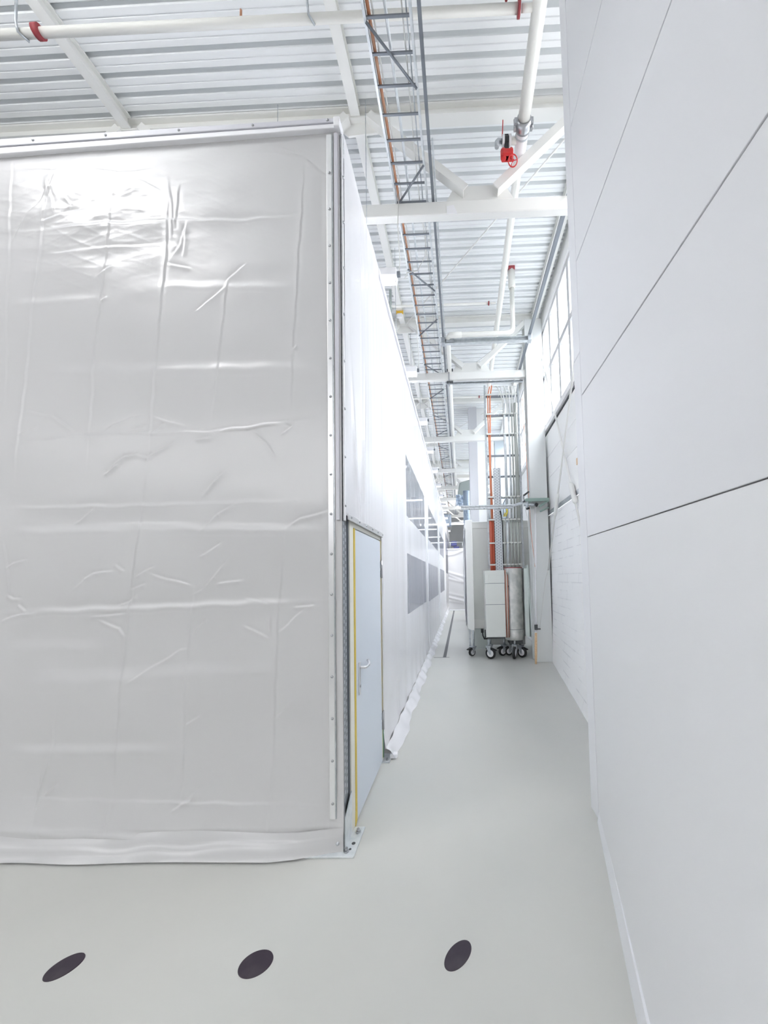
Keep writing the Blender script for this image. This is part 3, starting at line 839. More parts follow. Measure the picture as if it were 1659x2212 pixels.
# side curtain bays with clear windows
def curtain(y0, y1, win, label, seed, dy, group='curtain bays along the aisle'):
    c = thing('plastic_curtain', label, 'plastic curtain', (XS, (y0 + y1) / 2, 0), group)
    ny, nz = int((y1 - y0) / dy), 130
    Y, Z, D = side_grid(y0, y1, 0.10, 4.84, ny, nz, 0.010, seed)
    D += 0.035 * np.clip((0.45 - Z) / 0.45, 0, 1) ** 2 + 0.008 * np.clip((0.5 - Z) / 0.5, 0, 1) * np.sin(Y * 11)
    S = np.stack([XS + D, Y, Z], -1)
    sk = np.zeros((nz - 1, ny - 1), bool)
    zc = (Z[:-1, :-1] + Z[1:, 1:]) / 2; yc = (Y[:-1, :-1] + Y[1:, 1:]) / 2
    wins = []
    for (wy0, wy1, wz0, wz1) in win:
        k = (yc > wy0) & (yc < wy1) & (zc > wz0) & (zc < wz1); sk |= k; wins.append(k)
    b = MB(); b.grid(S, skip=sk); b.build('sheet', M['film'], c)
    for k in wins:
        b = MB(); b.grid(S, skip=~k)
        # drop unused vertices
        used = sorted({i for f in b.f for i in f}); mp = {i: n for n, i in enumerate(used)}
        b.v = [b.v[i] for i in used]; b.f = [tuple(mp[i] for i in f) for f in b.f]
        b.build('window_film', M['clear'], c)
    n = int((y1 - y0) / (dy * 1.5)); hemG = []
    for t in np.linspace(0, 1, 8):
        hemG.append([(XS + 0.028 + 0.105 * t + 0.018 * t * math.sin(yy * 6 + seed) + 0.006 * math.sin(yy * 17), yy, max(0.006, 0.10 * (1 - t) + 0.014 * math.sin(t * PI) * (1 + math.sin(yy * 13)))) for yy in np.linspace(y0, y1, n)])
    b = MB(); b.grid(np.array(hemG)); b.build('floor_flap', M['film'], c)
    b = MB(); b.box(XS - 0.02, y1 - 0.09, 0.05, XS + 0.012, y1 - 0.02, 4.84); b.build('bay_strip', M['white_trim'], c)
    b = MB(); b.box(XS - 0.03, y0, 4.80, XS + 0.02, y1, 4.86); b.build('top_edge', M['white_trim'], c)
    return c
curtain(3.49, 8.50, [(5.22, 7.95, 2.64, 3.54), (5.22, 8.02, 1.19, 2.09)], 'nearest white curtain bay beside the door, with two clear windows', 21, 0.016)
curtain(8.50, 13.1, [(8.85, 12.45, 2.66, 3.55), (8.72, 12.35, 1.15, 2.07)], 'middle white curtain bay with two clear windows', 22, 0.03)
curtain(13.1, 18.6, [(13.75, 17.2, 2.66, 3.52), (13.7, 17.2, 1.15, 2.07)], 'third white curtain bay reaching the end curtain', 23, 0.05)
curtain(18.6, 26.0, [(19.2, 25.2, 2.0, 4.3)], 'last clear-topped curtain bay beyond the end curtain', 24, 0.08)
# weight label at the flap end
b = MB(); b.box(-0.712, 3.50, 0.004, -0.640, 3.56, 0.05)
tag(b.build('roll_end', M['white_trim'], bevel=0.01), 'white folded roll end of the curtain flap by the door foot', 'roll end')
# inside of the enclosure
b = MB(); b.box(-6.5, 2.42, 4.72, -0.80, 26, 4.76); b.box(-6.55, 2.42, 0, -6.5, 26, 4.76); b.box(-6.5, 26, 0, -0.80, 26.05, 4.76); b.box(-6.5, 2.42, 0.2, -0.9, 2.45, 4.72)
struct(b.build('wall_enclosure', M['inner']), 'grey inner lining of the enclosure seen through its clear windows', 'wall')
proto = None
INS = ['nearest', 'second', 'third', 'fourth', 'fifth', 'sixth', 'seventh']
for i in range(6):
    y = 7.2 + 3.1 * i
    if proto is None:
        proto = thing('strip_lamp', '', 'lamp', (-2.6, y, 4.0), 'lamps inside the enclosure')
        b = MB(); b.box(-4.2, y - 0.06, 4.0, -1.0, y + 0.06, 4.06); b.build('housing', M['lamp_body'], proto)
        b = MB(); b.tube([(-4.15, y, 3.985), (-1.05, y, 3.985)], 0.022, 10); b.build('tube', M['lamp_in'], proto)
        b = MB(); b.cyl((-1.4, y, 4.06), (-1.4, y, 4.72), 0.004, 6); b.cyl((-3.8, y, 4.06), (-3.8, y, 4.72), 0.004, 6); b.build('hanger', M['zinc'], proto)
        o = proto
    else: o = dup(proto, (-2.6, y, 4.0))
    o['label'] = '%s strip lamp glowing inside the enclosure behind clear film' % INS[i]

# end curtain across the aisle
endc = thing('plastic_curtain', 'grey plastic curtain closing the far end of the aisle', 'plastic curtain', (0.2, 19.5, 0))
xs = np.linspace(-0.66, 1.3, 90); zz = np.linspace(0.03, 3.3, 80)
X, Z = np.meshgrid(xs, zz)
D = np.zeros_like(X)
for k, (z0, z1, a) in enumerate([(2.75, 3.25, 0.05), (2.1, 1.75, 0.05), (2.0, 1.5, 0.035), (1.75, 1.45, 0.04), (0.75, 0.45, 0.06), (0.55, 0.35, 0.03), (0.95, 0.7, 0.03)]):
    zl = z0 + (z1 - z0) * (X + 0.84) / 1.1 + (0.25 * (X - 0.1) ** 2 if k == 0 else 0)
    D += a * np.exp(-((Z - zl) / 0.06) ** 2)
D += 0.02 * np.sin(X * 5 + Z * 2)
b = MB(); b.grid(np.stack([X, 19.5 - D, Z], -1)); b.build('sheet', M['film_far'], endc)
b = MB(); b.box(-0.70, 19.47, 3.28, 1.3, 19.53, 3.33); b.build('top_edge', M['white_trim'], endc)
b = MB(); b.box(-0.62, 19.38, 0.0, 1.3, 19.5, 0.05); b.build('hem', M['white_trim'], endc)

# ================================================================== overhead services
# cable ladder
lad = thing('cable_ladder', 'long galvanised cable ladder hung under the roof above the aisle edge', 'cable ladder', (-0.47, 2.0, 6.09))
for x in (-0.645, -0.285):
    b = MB(); b.sweep((x, 1.6, 6.10), (x, 24.3, 6.10), uprof(0.022, 0.05, 0.004)); b.build('side_rail', M['zinc_pale'], lad)
b = MB(); b.sweep((-0.64, 0, 6.085), (-0.29, 0, 6.085), rect(0.016, 0.014))
rung0 = b.build('rung', M['zinc_dark'], lad); base = Vector((0, 0, 0)) - 0 * Vector((0, 0, 1))
me0 = rung0.location.copy()
ry = [1.99 + 0.1985 * k for k in range(96)]
rung0.location = me0 + Vector((0, ry[0], 0))
for yy in ry[1:]:
    q = rung0.copy(); COL.objects.link(q); q.parent = lad; q.location = me0 + Vector((0, yy, 0))
y = 2.6; k = 0
while y < 20:
    for (a, c) in (((-0.64, y), (-0.29, y + 0.40)), ((-0.29, y + 1.0), (-0.64, y + 1.40))):
        b = MB(); b.tube([(a[0], a[1], 6.072), (c[0], c[1], 6.072)], 0.011, 8); b.build('brace', M['zinc_dark'], lad)
    y += 2.27
def line(name, pts, r, m_, label, cat, n=8, group=None):
    b = MB(); b.tube(pts, r, n)
    return tag(b.build(name, m_, loc=pts[0]), label, cat, group)
line('conduit', [(-0.612, 1.6 + i * 0.8, 6.115 + 0.006 * (-1) ** i) for i in range(28)], 0.014, M['rust'], 'orange-brown conduit lying along the left rail of the cable ladder', 'conduit')
line('conduit', [(-0.578, 1.6 + i * 0.7, 6.112) for i in range(31)], 0.007, M['cord'], 'thin pale conduit beside the orange-brown one on the cable ladder', 'conduit')
line('conduit', [(-0.49 + 0.012 * math.sin(i), 1.6 + i * 0.8, 6.125) for i in range(28)], 0.013, M['zinc_pale'], 'grey conduit running down the middle of the cable ladder', 'conduit')
line('cable', [(-0.36 + 0.015 * math.sin(i * 1.3), 1.6 + i * 0.6, 6.11) for i in range(36)], 0.006, M['cord'], 'thin pale cable wandering inside the right part of the cable ladder', 'cable')
line('cable', [(-0.325 + 0.012 * math.sin(i * 0.9 + 1), 1.6 + i * 0.6, 6.11) for i in range(36)], 0.006, M['zinc'], 'thin grey cable close to the right rail of the cable ladder', 'cable')
line('cable', [(-0.70, 4.95, 6.0), (-0.66, 4.9, 6.05), (-0.5, 4.88, 6.06), (-0.38, 4.7, 6.10), (-0.33, 4.3, 6.11)], 0.007, M['cord'], 'pale lamp cable looping across the cable ladder rungs', 'cable')

# light crane: two rails and a bridge
b = MB(); b.sweep((-0.215, 1.6, 6.075), (-0.215, 24.3, 6.075), uprof(0.030, 0.040, 0.004)); tag(b.build('crane_rail', M['zinc_dark'], loc=(-0.215, 1.6, 6.05)), 'dark steel crane rail running beside the cable ladder', 'crane rail')
b = MB(); b.sweep((-0.182, 3.4, 6.10), (-0.182, 24.3, 6.10), rect(0.02, 0.035)); tag(b.build('crane_rail_cover', M['zinc_pale'], loc=(-0.182, 3.4, 6.09)), 'pale strip fixed beside the dark crane rail', 'rail cover')
b = MB(); b.sweep((1.345, 3.3, 6.075), (1.345, 7.62, 6.075), uprof(0.045, 0.05, 0.004)); tag(b.build('crane_rail', M['zinc_dark'], loc=(1.345, 3.3, 6.05)), 'dark steel crane rail beside the high windows', 'crane rail')
br = thing('crane_bridge', 'galvanised crane bridge beam spanning between the two dark rails', 'crane bridge', (0.56, 6.36, 6.0))
b = MB(); b.sweep((-0.22, 6.36, 6.0), (1.36, 6.36, 6.0), uprof(0.06, 0.085, 0.006)); b.build('beam', M['zinc_pale'], br)
for x in (-0.215, 1.345):
    b = MB(); b.box(x - 0.035, 6.30, 5.955, x + 0.035, 6.42, 6.055); b.build('end_carriage', M['zinc'], br, bevel=0.004)
b = MB(); b.box(-0.16, 6.315, 5.97, -0.02, 6.33, 6.03); b.build('joint_plate', M['zinc'], br)

# sprinkler main with coupling and valve
ZP = 6.55
main = thing('sprinkler_main', 'large cream sprinkler main running along under the roof', 'pipe', (0.79, 3.0, ZP))
b = MB(); b.tube([(0.775, 0.6, ZP), (0.785, 3.62, ZP)], 0.063, 24); b.build('pipe_run', M['pipe'], main)
b = MB(); b.tube([(0.788, 3.70, ZP), (0.792, 4.10, ZP)], 0.066, 24); b.build('white_section', M['pipe_white'], main)
b = MB(); b.tube([(0.79, 4.08, ZP)] + [(0.795 + 0.045 * t, 4.2 + 6.3 * t, ZP) for t in np.linspace(0, 1, 6)] + arc((0.84, 10.5, ZP), (0.85, 10.95, ZP), (1.5, 10.75, ZP), 0.16)[1:] + arc((1.2, 10.84, ZP), (1.50, 10.75, ZP), (1.52, 12.2, ZP - 0.05), 0.15), 0.050, 20); b.build('pipe_run', M['pipe'], main)
b = MB(); b.tube([(0.786, 3.60, ZP), (0.787, 3.64, ZP), (0.788, 3.68, ZP), (0.788, 3.71, ZP)], [0.075, 0.085, 0.085, 0.075], 24)
for sx in (-1, 1):
    b.box(0.787 + sx * 0.078 - 0.022, 3.615, ZP - 0.03, 0.787 + sx * 0.078 + 0.022, 3.70, ZP + 0.03)
    b.cyl((0.787 + sx * 0.092, 3.655, ZP - 0.055), (0.787 + sx * 0.092, 3.655, ZP + 0.055), 0.013, 8)
b.build('pipe_coupling', M['screw'], main)
b = MB(); b.ring((0.789, 3.755, ZP), (0, 1, 0), 0.067, 0.008); b.ring((0.792, 4.09, ZP), (0, 1, 0), 0.067, 0.008); b.build('clamp_ring', M['zinc'], main)
b = MB(); b.tube([(0.74, 3.80, ZP), (0.66, 3.80, ZP)], 0.034, 16); b.build('branch_stub', M['pipe'], main)
valve = thing('gate_valve', 'red gate valve with handwheel branching off the sprinkler main', 'valve', (0.63, 3.80, ZP))
b = MB(); b.cyl((0.672, 3.80, ZP), (0.648, 3.80, ZP), 0.055, 20); b.cyl((0.600, 3.80, ZP), (0.576, 3.80, ZP), 0.055, 20); b.build('flange', M['pipe_white'], valve)
b = MB(); b.cyl((0.648, 3.80, ZP), (0.600, 3.80, ZP), 0.045, 16); b.box(0.603, 3.775, ZP - 0.20, 0.645, 3.825, ZP + 0.06); b.build('valve_body', M['black'], valve, bevel=0.004)
b = MB(); b.box(0.565, 3.755, ZP - 0.20, 0.690, 3.845, ZP - 0.13); b.cyl((0.585, 3.80, ZP - 0.21), (0.585, 3.80, ZP - 0.10), 0.032, 14); b.cyl((0.672, 3.80, ZP - 0.20), (0.672, 3.80, ZP - 0.09), 0.024, 14)
b.build('actuator_box', M['red'], valve, bevel=0.012)
b = MB(); b.cyl((0.67, 3.79, ZP - 0.19), (0.675, 3.74, ZP - 0.30), 0.007, 8); b.build('wheel_stem', M['red'], valve)
wc = Vector((0.675, 3.735, ZP - 0.31)); ax = Vector((0.15, -0.85, -0.5)).normalized()
b = MB(); b.ring(wc, ax, 0.050, 0.006)
a_ = ax.orthogonal().normalized(); b2_ = ax.cross(a_)
for k in range(3):
    t = 2 * PI * k / 3 + 0.4; b.cyl(wc, wc + (a_ * math.cos(t) + b2_ * math.sin(t)) * 0.05, 0.0045, 6)
b.cyl(wc - ax * 0.006, wc + ax * 0.012, 0.012, 10); b.build('handwheel', M['red'], valve)
b = MB(); b.tube([(0.576, 3.80, ZP), (0.53, 3.79, ZP), (0.515, 3.78, ZP - 0.03), (0.512, 3.78, ZP - 0.09)], 0.024, 12); b.build('outlet_elbow', M['zinc'], valve)
b = MB(); b.cyl((0.578, 3.79, ZP + 0.05), (0.585, 3.76, ZP + 0.20), 0.006, 6); b.build('lever', M['red'], valve)

# branch pipes
def branch(y, x0, label, r=0.032):
    t = thing('sprinkler_branch', label, 'pipe', (x0, y, ZP), 'sprinkler branch pipes')
    b = MB(); b.tube([(x0, y, ZP), (0.60, y + 0.03, ZP)], r, 14); b.build('pipe_run', M['pipe'], t)
    b = MB(); b.cyl((0.60, y + 0.03, ZP), (0.622, y + 0.03, ZP), r * 1.7, 18); b.build('end_flange', M['dark_red'], t)
    b = MB(); b.cyl((0.635, y + 0.03, ZP), (0.735, y + 0.03, ZP), r * 0.8, 12); b.build('nipple', M['pipe'], t)
    return t
t = branch(2.83, -4.6, 'nearest cream sprinkler branch crossing above the tarpaulin')
for x in (-3.67, -1.13):
    b = MB(); b.tube([(x - 0.05, 2.78, 7.1), (x - 0.05, 2.78, ZP + 0.03), (x - 0.05, 2.80, ZP - 0.04), (x - 0.02, 2.86, ZP - 0.04)], 0.010, 8); b.build('pipe_hanger', M['zinc'], t)
b = MB(); b.tube([(-3.60, 2.83, ZP), (-3.55, 2.83, ZP)], 0.05, 16); b.build('collar', M['dark_red'], t)
b = MB(); b.cyl((-1.78, 2.83, ZP + 0.09), (-1.78, 2.83, ZP + 0.03), 0.010, 8); b.build('sprinkler_head', M['rust'], t)
b = MB(); b.cyl((0.50, 2.83, ZP + 0.09), (0.50, 2.83, ZP + 0.03), 0.012, 8); b.build('sprinkler_head', M['dark_red'], t)
for i, (y, lb) in enumerate([(6.14, 'second cream sprinkler branch, ahead of the second roof truss'), (9.43, 'third thin sprinkler branch, beyond the second roof truss'), (12.6, 'fourth thin sprinkler branch, near the grey pillar'), (15.6, 'farthest thin sprinkler branch')]):
    branch(y, -3.0, lb, 0.020)

# vent pipe from roof, then along the rail
vp = thing('vent_pipe', 'white vent pipe dropping from a red roof collar and turning along the crane rail', 'pipe', (1.04, 6.25, 7.2))
b = MB(); b.box(0.985, 6.19, 7.19, 1.095, 6.31, 7.27); b.build('roof_collar', M['dark_red'], vp)
b = MB(); b.tube([(1.04, 6.25, 7.20), (1.04, 6.25, 6.90), (1.04, 6.25, 6.87)], [0.062, 0.062, 0.052], 20); b.build('sleeve', M['pipe'], vp)
pts = [(1.04, 6.25, 6.9)] + arc((1.04, 6.25, 6.9), (1.035, 6.25, 6.05), (0, 6.25, 6.05), 0.12) + arc((0.5, 6.25, 6.05), (-0.125, 6.25, 6.05), (-0.125, 9, 6.05), 0.10)
b = MB(); b.tube(pts + [(-0.125, 14, 6.10), (-0.125, 21, 6.10)], 0.042, 16); b.build('pipe_run', M['pipe'], vp)
b = MB(); b.cyl((-0.10, 6.25, 6.05), (0.12, 6.25, 6.05), 0.050, 16); b.build('socket', M['pipe'], vp)

# roof-hung lamps over the enclosure top
LY = [3.79, 5.62, 7.45, 9.2, 10.9, 12.7, 14.4, 16.1, 17.9, 19.7, 22.0, 25.0]
lamp = thing('hanging_lamp', '', 'lamp', (-1.4, LY[0], 5.0), 'hanging lamps over the enclosure')
y = LY[0]
b = MB(); b.hexa([(-2.25, y - 0.065, 5.0), (-0.62, y - 0.065, 5.0), (-0.62, y + 0.065, 5.0), (-2.25, y + 0.065, 5.0)], [(-2.25, y - 0.055, 5.09), (-0.62, y - 0.055, 5.09), (-0.62, y + 0.055, 5.09), (-2.25, y + 0.055, 5.09)]); b.build('housing', M['lamp_body'], lamp, bevel=0.006)
b = MB(); b.box(-2.22, y - 0.058, 4.975, -0.63, y + 0.058, 4.998); b.build('diffuser', M['lamp_glow'], lamp)
b = MB()
for k in range(23): b.box(-2.22 + 0.0718 * k, y - 0.06, 4.966, -2.212 + 0.0718 * k, y + 0.06, 4.976)
b.box(-2.22, y - 0.004, 4.966, -0.63, y + 0.004, 4.976); b.build('louvre', M['lamp_body'], lamp)
b = MB()
for x in (-0.95, -1.95): b.cyl((x, y, 5.09), (x, y, 7.12), 0.004, 6)
b.build('hanger', M['zinc'], lamp)
for rx, zz, pw in ((0, 4.955, 6), (PI, 5.13, 3.2)):
    la = bpy.data.lights.new('lamp_light', 'AREA'); la.shape = 'RECTANGLE'; la.size, la.size_y = 1.5, 0.1; la.energy = pw; la.color = (0.97, 0.98, 1.0)
    lo = bpy.data.objects.new('lamp_light', la); COL.objects.link(lo); lo.parent = lamp; lo.location = (-0.065, 0, zz - 5.0); lo.rotation_euler = (rx, 0, 0)
b = MB(); b.box(-0.62, y - 0.02, 5.03, -0.585, y + 0.02, 5.07); b.build('plug', M['zinc_dark'], lamp)
b = MB(); b.tube([(-0.60, y, 5.06), (-0.585, y, 5.2), (-0.62, y + 0.1, 5.7), (-0.60, y + 0.1, 6.1)], 0.006, 6); b.build('lamp_cable', M['cord'], lamp)
for i, y in enumerate(LY):
    o = lamp if i == 0 else dup(lamp, (-1.4, y, 5.0))
    o['label'] = 'nearest white louvred lamp hanging over the enclosure top edge' if i == 0 else '%s white louvred lamp in the row over the enclosure edge' % ORD[i]
# lamp above the foreground floor, mirrored in the tarpaulin
big = thing('high_bay_lamp', 'high bay lamp hung under the roof over the foreground floor', 'lamp', (-4.0, 0.65, 6.2))
b = MB(); b.box(-4.85, 0.10, 6.18, -3.05, 1.10, 6.28); b.build('housing', M['lamp_body'], big)
b = MB(); b.box(-4.80, 0.15, 6.155, -3.10, 1.05, 6.179); b.build('diffuser', mat('high_bay_glow', (0.9, 0.9, 0.95), 0.4, emit=((1.0, 0.99, 1.0), 8.5)), big)
b = MB(); b.cyl((-4.8, 0.65, 6.28), (-4.8, 0.65, 7.2), 0.008, 8); b.cyl((-3.2, 0.65, 6.28), (-3.2, 0.65, 7.2), 0.008, 8); b.build('hanger', M['zinc'], big)
la = bpy.data.lights.new('ceiling_fill', 'AREA'); la.shape = 'RECTANGLE'; la.size, la.size_y = 1.7, 0.9; la.energy = 85  # extra upward light added to brighten the roof deck near the viewer
lo = bpy.data.objects.new('ceiling_fill', la); COL.objects.link(lo); lo.parent = big; lo.location = (0, 0, 0.09); lo.rotation_euler = (PI, 0, 0)

fb = thing('high_bay_lamp', 'far high bay lamp glowing above the gallery at the hall end', 'lamp', (-0.4, 25.6, 5.6))
b = MB(); b.box(-1.6, 25.4, 5.60, 0.8, 25.8, 5.70); b.build('housing', M['lamp_body'], fb)
b = MB(); b.box(-1.55, 25.43, 5.57, 0.75, 25.77, 5.599); b.build('diffuser', mat('far_bay_glow', (0.9, 0.9, 0.95), 0.4, emit=((0.96, 0.97, 1.0), 6.0)), fb)
b = MB(); b.cyl((-1.3, 25.6, 5.7), (-1.3, 25.6, 7.2), 0.008, 8); b.cyl((0.5, 25.6, 5.7), (0.5, 25.6, 7.2), 0.008, 8); b.build('hanger', M['zinc'], fb)
la = bpy.data.lights.new('far_end_fill', 'AREA'); la.shape = 'RECTANGLE'; la.size, la.size_y = 2.3, 0.35; la.energy = 90  # unseen upward fill added because the hall end stayed dark
lo = bpy.data.objects.new('far_end_fill', la); COL.objects.link(lo); lo.parent = fb; lo.location = (0, 0, 0.12); lo.rotation_euler = (PI, 0, 0)
line('hanger_rod', [(-1.13, 6.15, 6.45), (-1.13, 6.15, 6.85)], 0.022, M['duct'], 'dark green hanging rod beside the white purlin before the second truss', 'rod')
sg = thing('purlin_sign', 'small yellow sign plate on the purlin before the second truss', 'sign', (-1.10, 7.0, 7.05))
b = MB(); b.box(-1.17, 6.98, 7.04, -1.03, 6.99, 7.12); b.build('plate', M['sign'], sg)
b = MB(); b.box(-1.15, 6.96, 6.96, -1.05, 7.0, 7.04); b.build('holder', M['pipe_white'], sg)

# clamp and strut on second truss
st = thing('strut_channel', 'dark strut channel fixed along the underside of the second truss', 'strut', (0.5, 7.5, 5.85))
b = MB(); b.sweep((-0.22, 7.50, 5.855), (1.42, 7.50, 5.855), uprof(0.03, 0.035, 0.004)); b.build('channel', M['zinc'], st)
cl = thing('beam_clamp', 'black threaded clamp gripping the second truss chord', 'clamp', (-0.145, 7.36, 5.8))
b = MB(); b.cyl((-0.145, 7.36, 5.72), (-0.145, 7.36, 6.16), 0.008, 8); b.build('threaded_rod', M['zinc_dark'], cl)
b = MB(); b.box(-0.19, 7.34, 6.06, -0.06, 7.40, 6.085); b.box(-0.19, 7.34, 5.80, -0.06, 7.40, 5.825); b.cyl((-0.145, 7.36, 6.08), (-0.145, 7.36, 6.17), 0.018, 8); b.build('jaw', M['gasket'], cl)
nt_ = thing('paper_tag', 'torn paper tag stuck on the nearest truss bottom chord', 'tag', (0.0, 3.93, 5.9))
b = MB(); b.hexa([(-0.06, 3.936, 5.883), (0.06, 3.936, 5.883), (0.06, 3.940, 5.883), (-0.06, 3.940, 5.883)], [(-0.06, 3.936, 5.97), (0.02, 3.936, 5.985), (0.02, 3.940, 5.985), (-0.06, 3.940, 5.97)]); b.build('paper', M['pipe_white'], nt_)

# ================================================================== vertical pipe rack behind the machine
YR = 7.9
rk = thing('pipe_rack', 'tall galvanised pipe rack with cross rungs hanging from the second truss', 'pipe rack', (1.0, YR, 1.9))
for x in (0.635, 1.375):
    b = MB(); b.sweep((x, YR, 1.9), (x, YR, 6.0), uprof(0.04, 0.04, 0.004), (0, 1, 0)); b.build('upright', M['zinc'], rk)
for z in (2.45, 2.98, 3.46, 3.93, 4.40, 4.86, 5.31, 5.75):
    b = MB(); b.sweep((0.635, YR + 0.02, z), (1.375, YR + 0.02, z), rect(0.035, 0.04)); b.build('rung', M['zinc_dark'], rk)
for z in (1.98, 2.45, 2.96, 3.46, 4.86, 5.31, 5.75):
    for x in (0.97, 1.05, 1.13, 1.21, 1.30):
        b = MB(); b.box(x - 0.03, YR - 0.085, z - 0.016, x + 0.03, YR - 0.075, z + 0.016); b.box(x - 0.036, YR - 0.085, z - 0.012, x - 0.03, YR, z + 0.012); b.build('pipe_clip', M['cab'], rk)
    b = MB(); b.box(0.64, YR - 0.085, z - 0.016, 0.78, YR - 0.075, z + 0.016); b.box(0.64, YR - 0.085, z - 0.012, 0.646, YR, z + 0.012); b.build('pipe_clip', M['cab'], rk)
def rackpipe(name, pts, r, m_, label, n=12):
    line(name, pts, r, m_, label, 'pipe' if 'pipe' in name else 'cable', n)
yb = YR - 0.04
for i, (x, r, lb) in enumerate([(0.965, 0.027, 'leftmost grey pipe of the lower rack bundle'), (1.045, 0.027, 'second grey pipe of the lower rack bundle'), (1.125, 0.024, 'middle grey pipe of the lower rack bundle'), (1.195, 0.024, 'fourth grey pipe of the lower rack bundle'), (1.27, 0.03, 'rightmost grey pipe of the lower rack bundle')]):
    rackpipe('riser_pipe', [(x, yb, 1.80), (x, yb, 2.97)], r, M['zinc_pale'] if i == 1 else M['riser'], lb)
up_ = [(1.05, 0.030, M['zinc_pale'], 'pale riser pipe left of the others in the upper rack'), (1.15, 0.022, M['zinc_pale'], 'slim grey riser pipe in the middle of the upper rack'), (1.215, 0.02, M['riser'], 'slim beige riser pipe beside the thick one in the upper rack'), (1.295, 0.045, M['riser'], 'thick grey-beige riser pipe at the right of the upper rack')]
for x, r, m_, lb in up_:
    rackpipe('riser_pipe', [(x, yb, 2.90), (x, yb, 5.2), (x + 0.01, yb, 5.55)], r, m_, lb)
for i, (x, xe) in enumerate([(1.03, 0.90), (1.07, 0.98), (1.14, 1.06), (1.18, 1.16), (1.24, 1.22), (1.29, 1.33), (1.33, 1.28)]):
    rackpipe('white_cable', [(x, yb - 0.01, 5.30), (x - 0.01, yb - 0.02, 5.6), ((x + xe) / 2, yb - 0.03, 5.8), (xe, yb, 5.95), (xe - 0.03, yb + 0.15, 6.02)], 0.011, M['pipe_white'] if i % 2 else M['cord'],
             '%s loose pale cable from the left fanning out at the rack head' % ORD[i], 8)
rackpipe('orange_cable', [(0.705, yb, 2.9), (0.70, yb, 4.4), (0.69, yb, 5.3), (0.70, yb, 5.75), (0.745, yb, 5.95)], 0.013, M['orange'], 'orange cable running up the left edge of the pipe rack')
rackpipe('orange_cable', [(0.735, yb - 0.01, 2.9), (0.715, yb, 4.2), (0.73, yb, 4.9), (0.745, yb, 5.7), (0.79, yb, 5.97)], 0.016, M['orange'], 'second, thicker orange cable beside the left one on the pipe rack')
rackpipe('red_pipe', [(0.685, yb, 1.82), (0.685, yb, 2.95)], 0.032, M['red_pipe'], 'brick-red pipe rising at the rack foot, left of the pair')
rackpipe('red_pipe', [(0.738, yb, 1.82), (0.738, yb, 2.95)], 0.026, M['red_pipe'], 'brick-red pipe rising at the rack foot, right of the pair')
ct = thing('perforated_tray', 'upright perforated metal cable tray beside the red pipes', 'cable tray', (0.83, YR - 0.06, 1.85))
b = MB(); b.box(0.765, YR - 0.05, 1.82, 0.925, YR - 0.045, 4.11); b.box(0.765, YR - 0.10, 1.82, 0.770, YR - 0.05, 4.11); b.box(0.92, YR - 0.10, 1.82, 0.925, YR - 0.05, 4.11); b.box(0.84, YR - 0.06, 1.82, 0.85, YR - 0.05, 4.11)
b.build('sheet', M['perf_tray'], ct)
line('cable', [(0.94, YR - 0.06, 1.85), (0.935, YR - 0.06, 2.8), (0.92, YR - 0.08, 3.05), (0.89, YR - 0.1, 3.15)], 0.014, M['black'], 'black cable left of the grey riser pipes', 'cable')
line('yellow_cable_tie', [(0.97, YR - 0.10, 3.02), (1.0, YR - 0.11, 3.10), (1.03, YR - 0.10, 3.06), (1.01, YR - 0.11, 3.02), (1.045, YR - 0.10, 3.12), (1.03, YR - 0.1, 3.2)], 0.014, M['yellow_tag'], 'bright yellow bundle of ties on top of the grey pipes', 'cable tie')
line('rod_hook', [(1.03, YR - 0.1, 3.42), (0.96, YR - 0.1, 3.30), (0.96, YR - 0.1, 3.05)], 0.008, M['zinc_dark'], 'thin dark bent hook rod hanging on the pipe rack', 'hook')

# ================================================================== machine, cabinet and tank
mc = thing('machine_housing', 'large cream machine housing on a castered stand at the aisle side', 'machine', (0.9, 8.6, 0))
b = MB(); b.box(0.29, 8.28, 0.60, 1.64, 9.2, 3.00); b.build('body', M['machine_grey'], mc, bevel=0.01)
b = MB(); b.box(0.29, 8.265, 2.84, 1.64, 8.282, 2.99); b.build('top_band', M['machine_grey'], mc, bevel=0.004)
b = MB(); b.box(0.29, 8.265, 0.56, 0.60, 8.282, 0.76); b.build('bottom_band', M['machine'], mc, bevel=0.004)
b = MB(); b.hexa([(0.13, 8.02, 0.60), (0.285, 8.02, 0.52), (0.285, 9.25, 0.52), (0.10, 9.25, 0.60)], [(0.125, 8.02, 3.0), (0.285, 8.02, 3.0), (0.285, 9.25, 3.0), (0.125, 9.25, 3.0)]); b.build('side_door', M['machine'], mc, bevel=0.012)
G = np.array([[(0.11 - 0.03 * math.sin(t * PI) - 0.01 * math.sin(9 * t + yy * 7), yy, 2.9 - 2.25 * t) for yy in np.linspace(8.05, 9.2, 20)] for t in np.linspace(0, 1, 30)])
b = MB(); b.grid(G); b.build('plastic_cover', M['film'], mc)
b = MB(); b.box(0.16, 8.10, 0.10, 0.205, 8.15, 0.56); b.build('leg', M['zinc'], mc)
b = MB(); b.box(0.28, 8.7, 0.02, 0.62, 8.75, 0.60); b.build('rear_panel', M['mint'], mc)
b = MB(); b.box(0.60, 9.0, 0.05, 1.55, 9.1, 0.60); b.build('rear_panel', M['machine_grey'], mc)
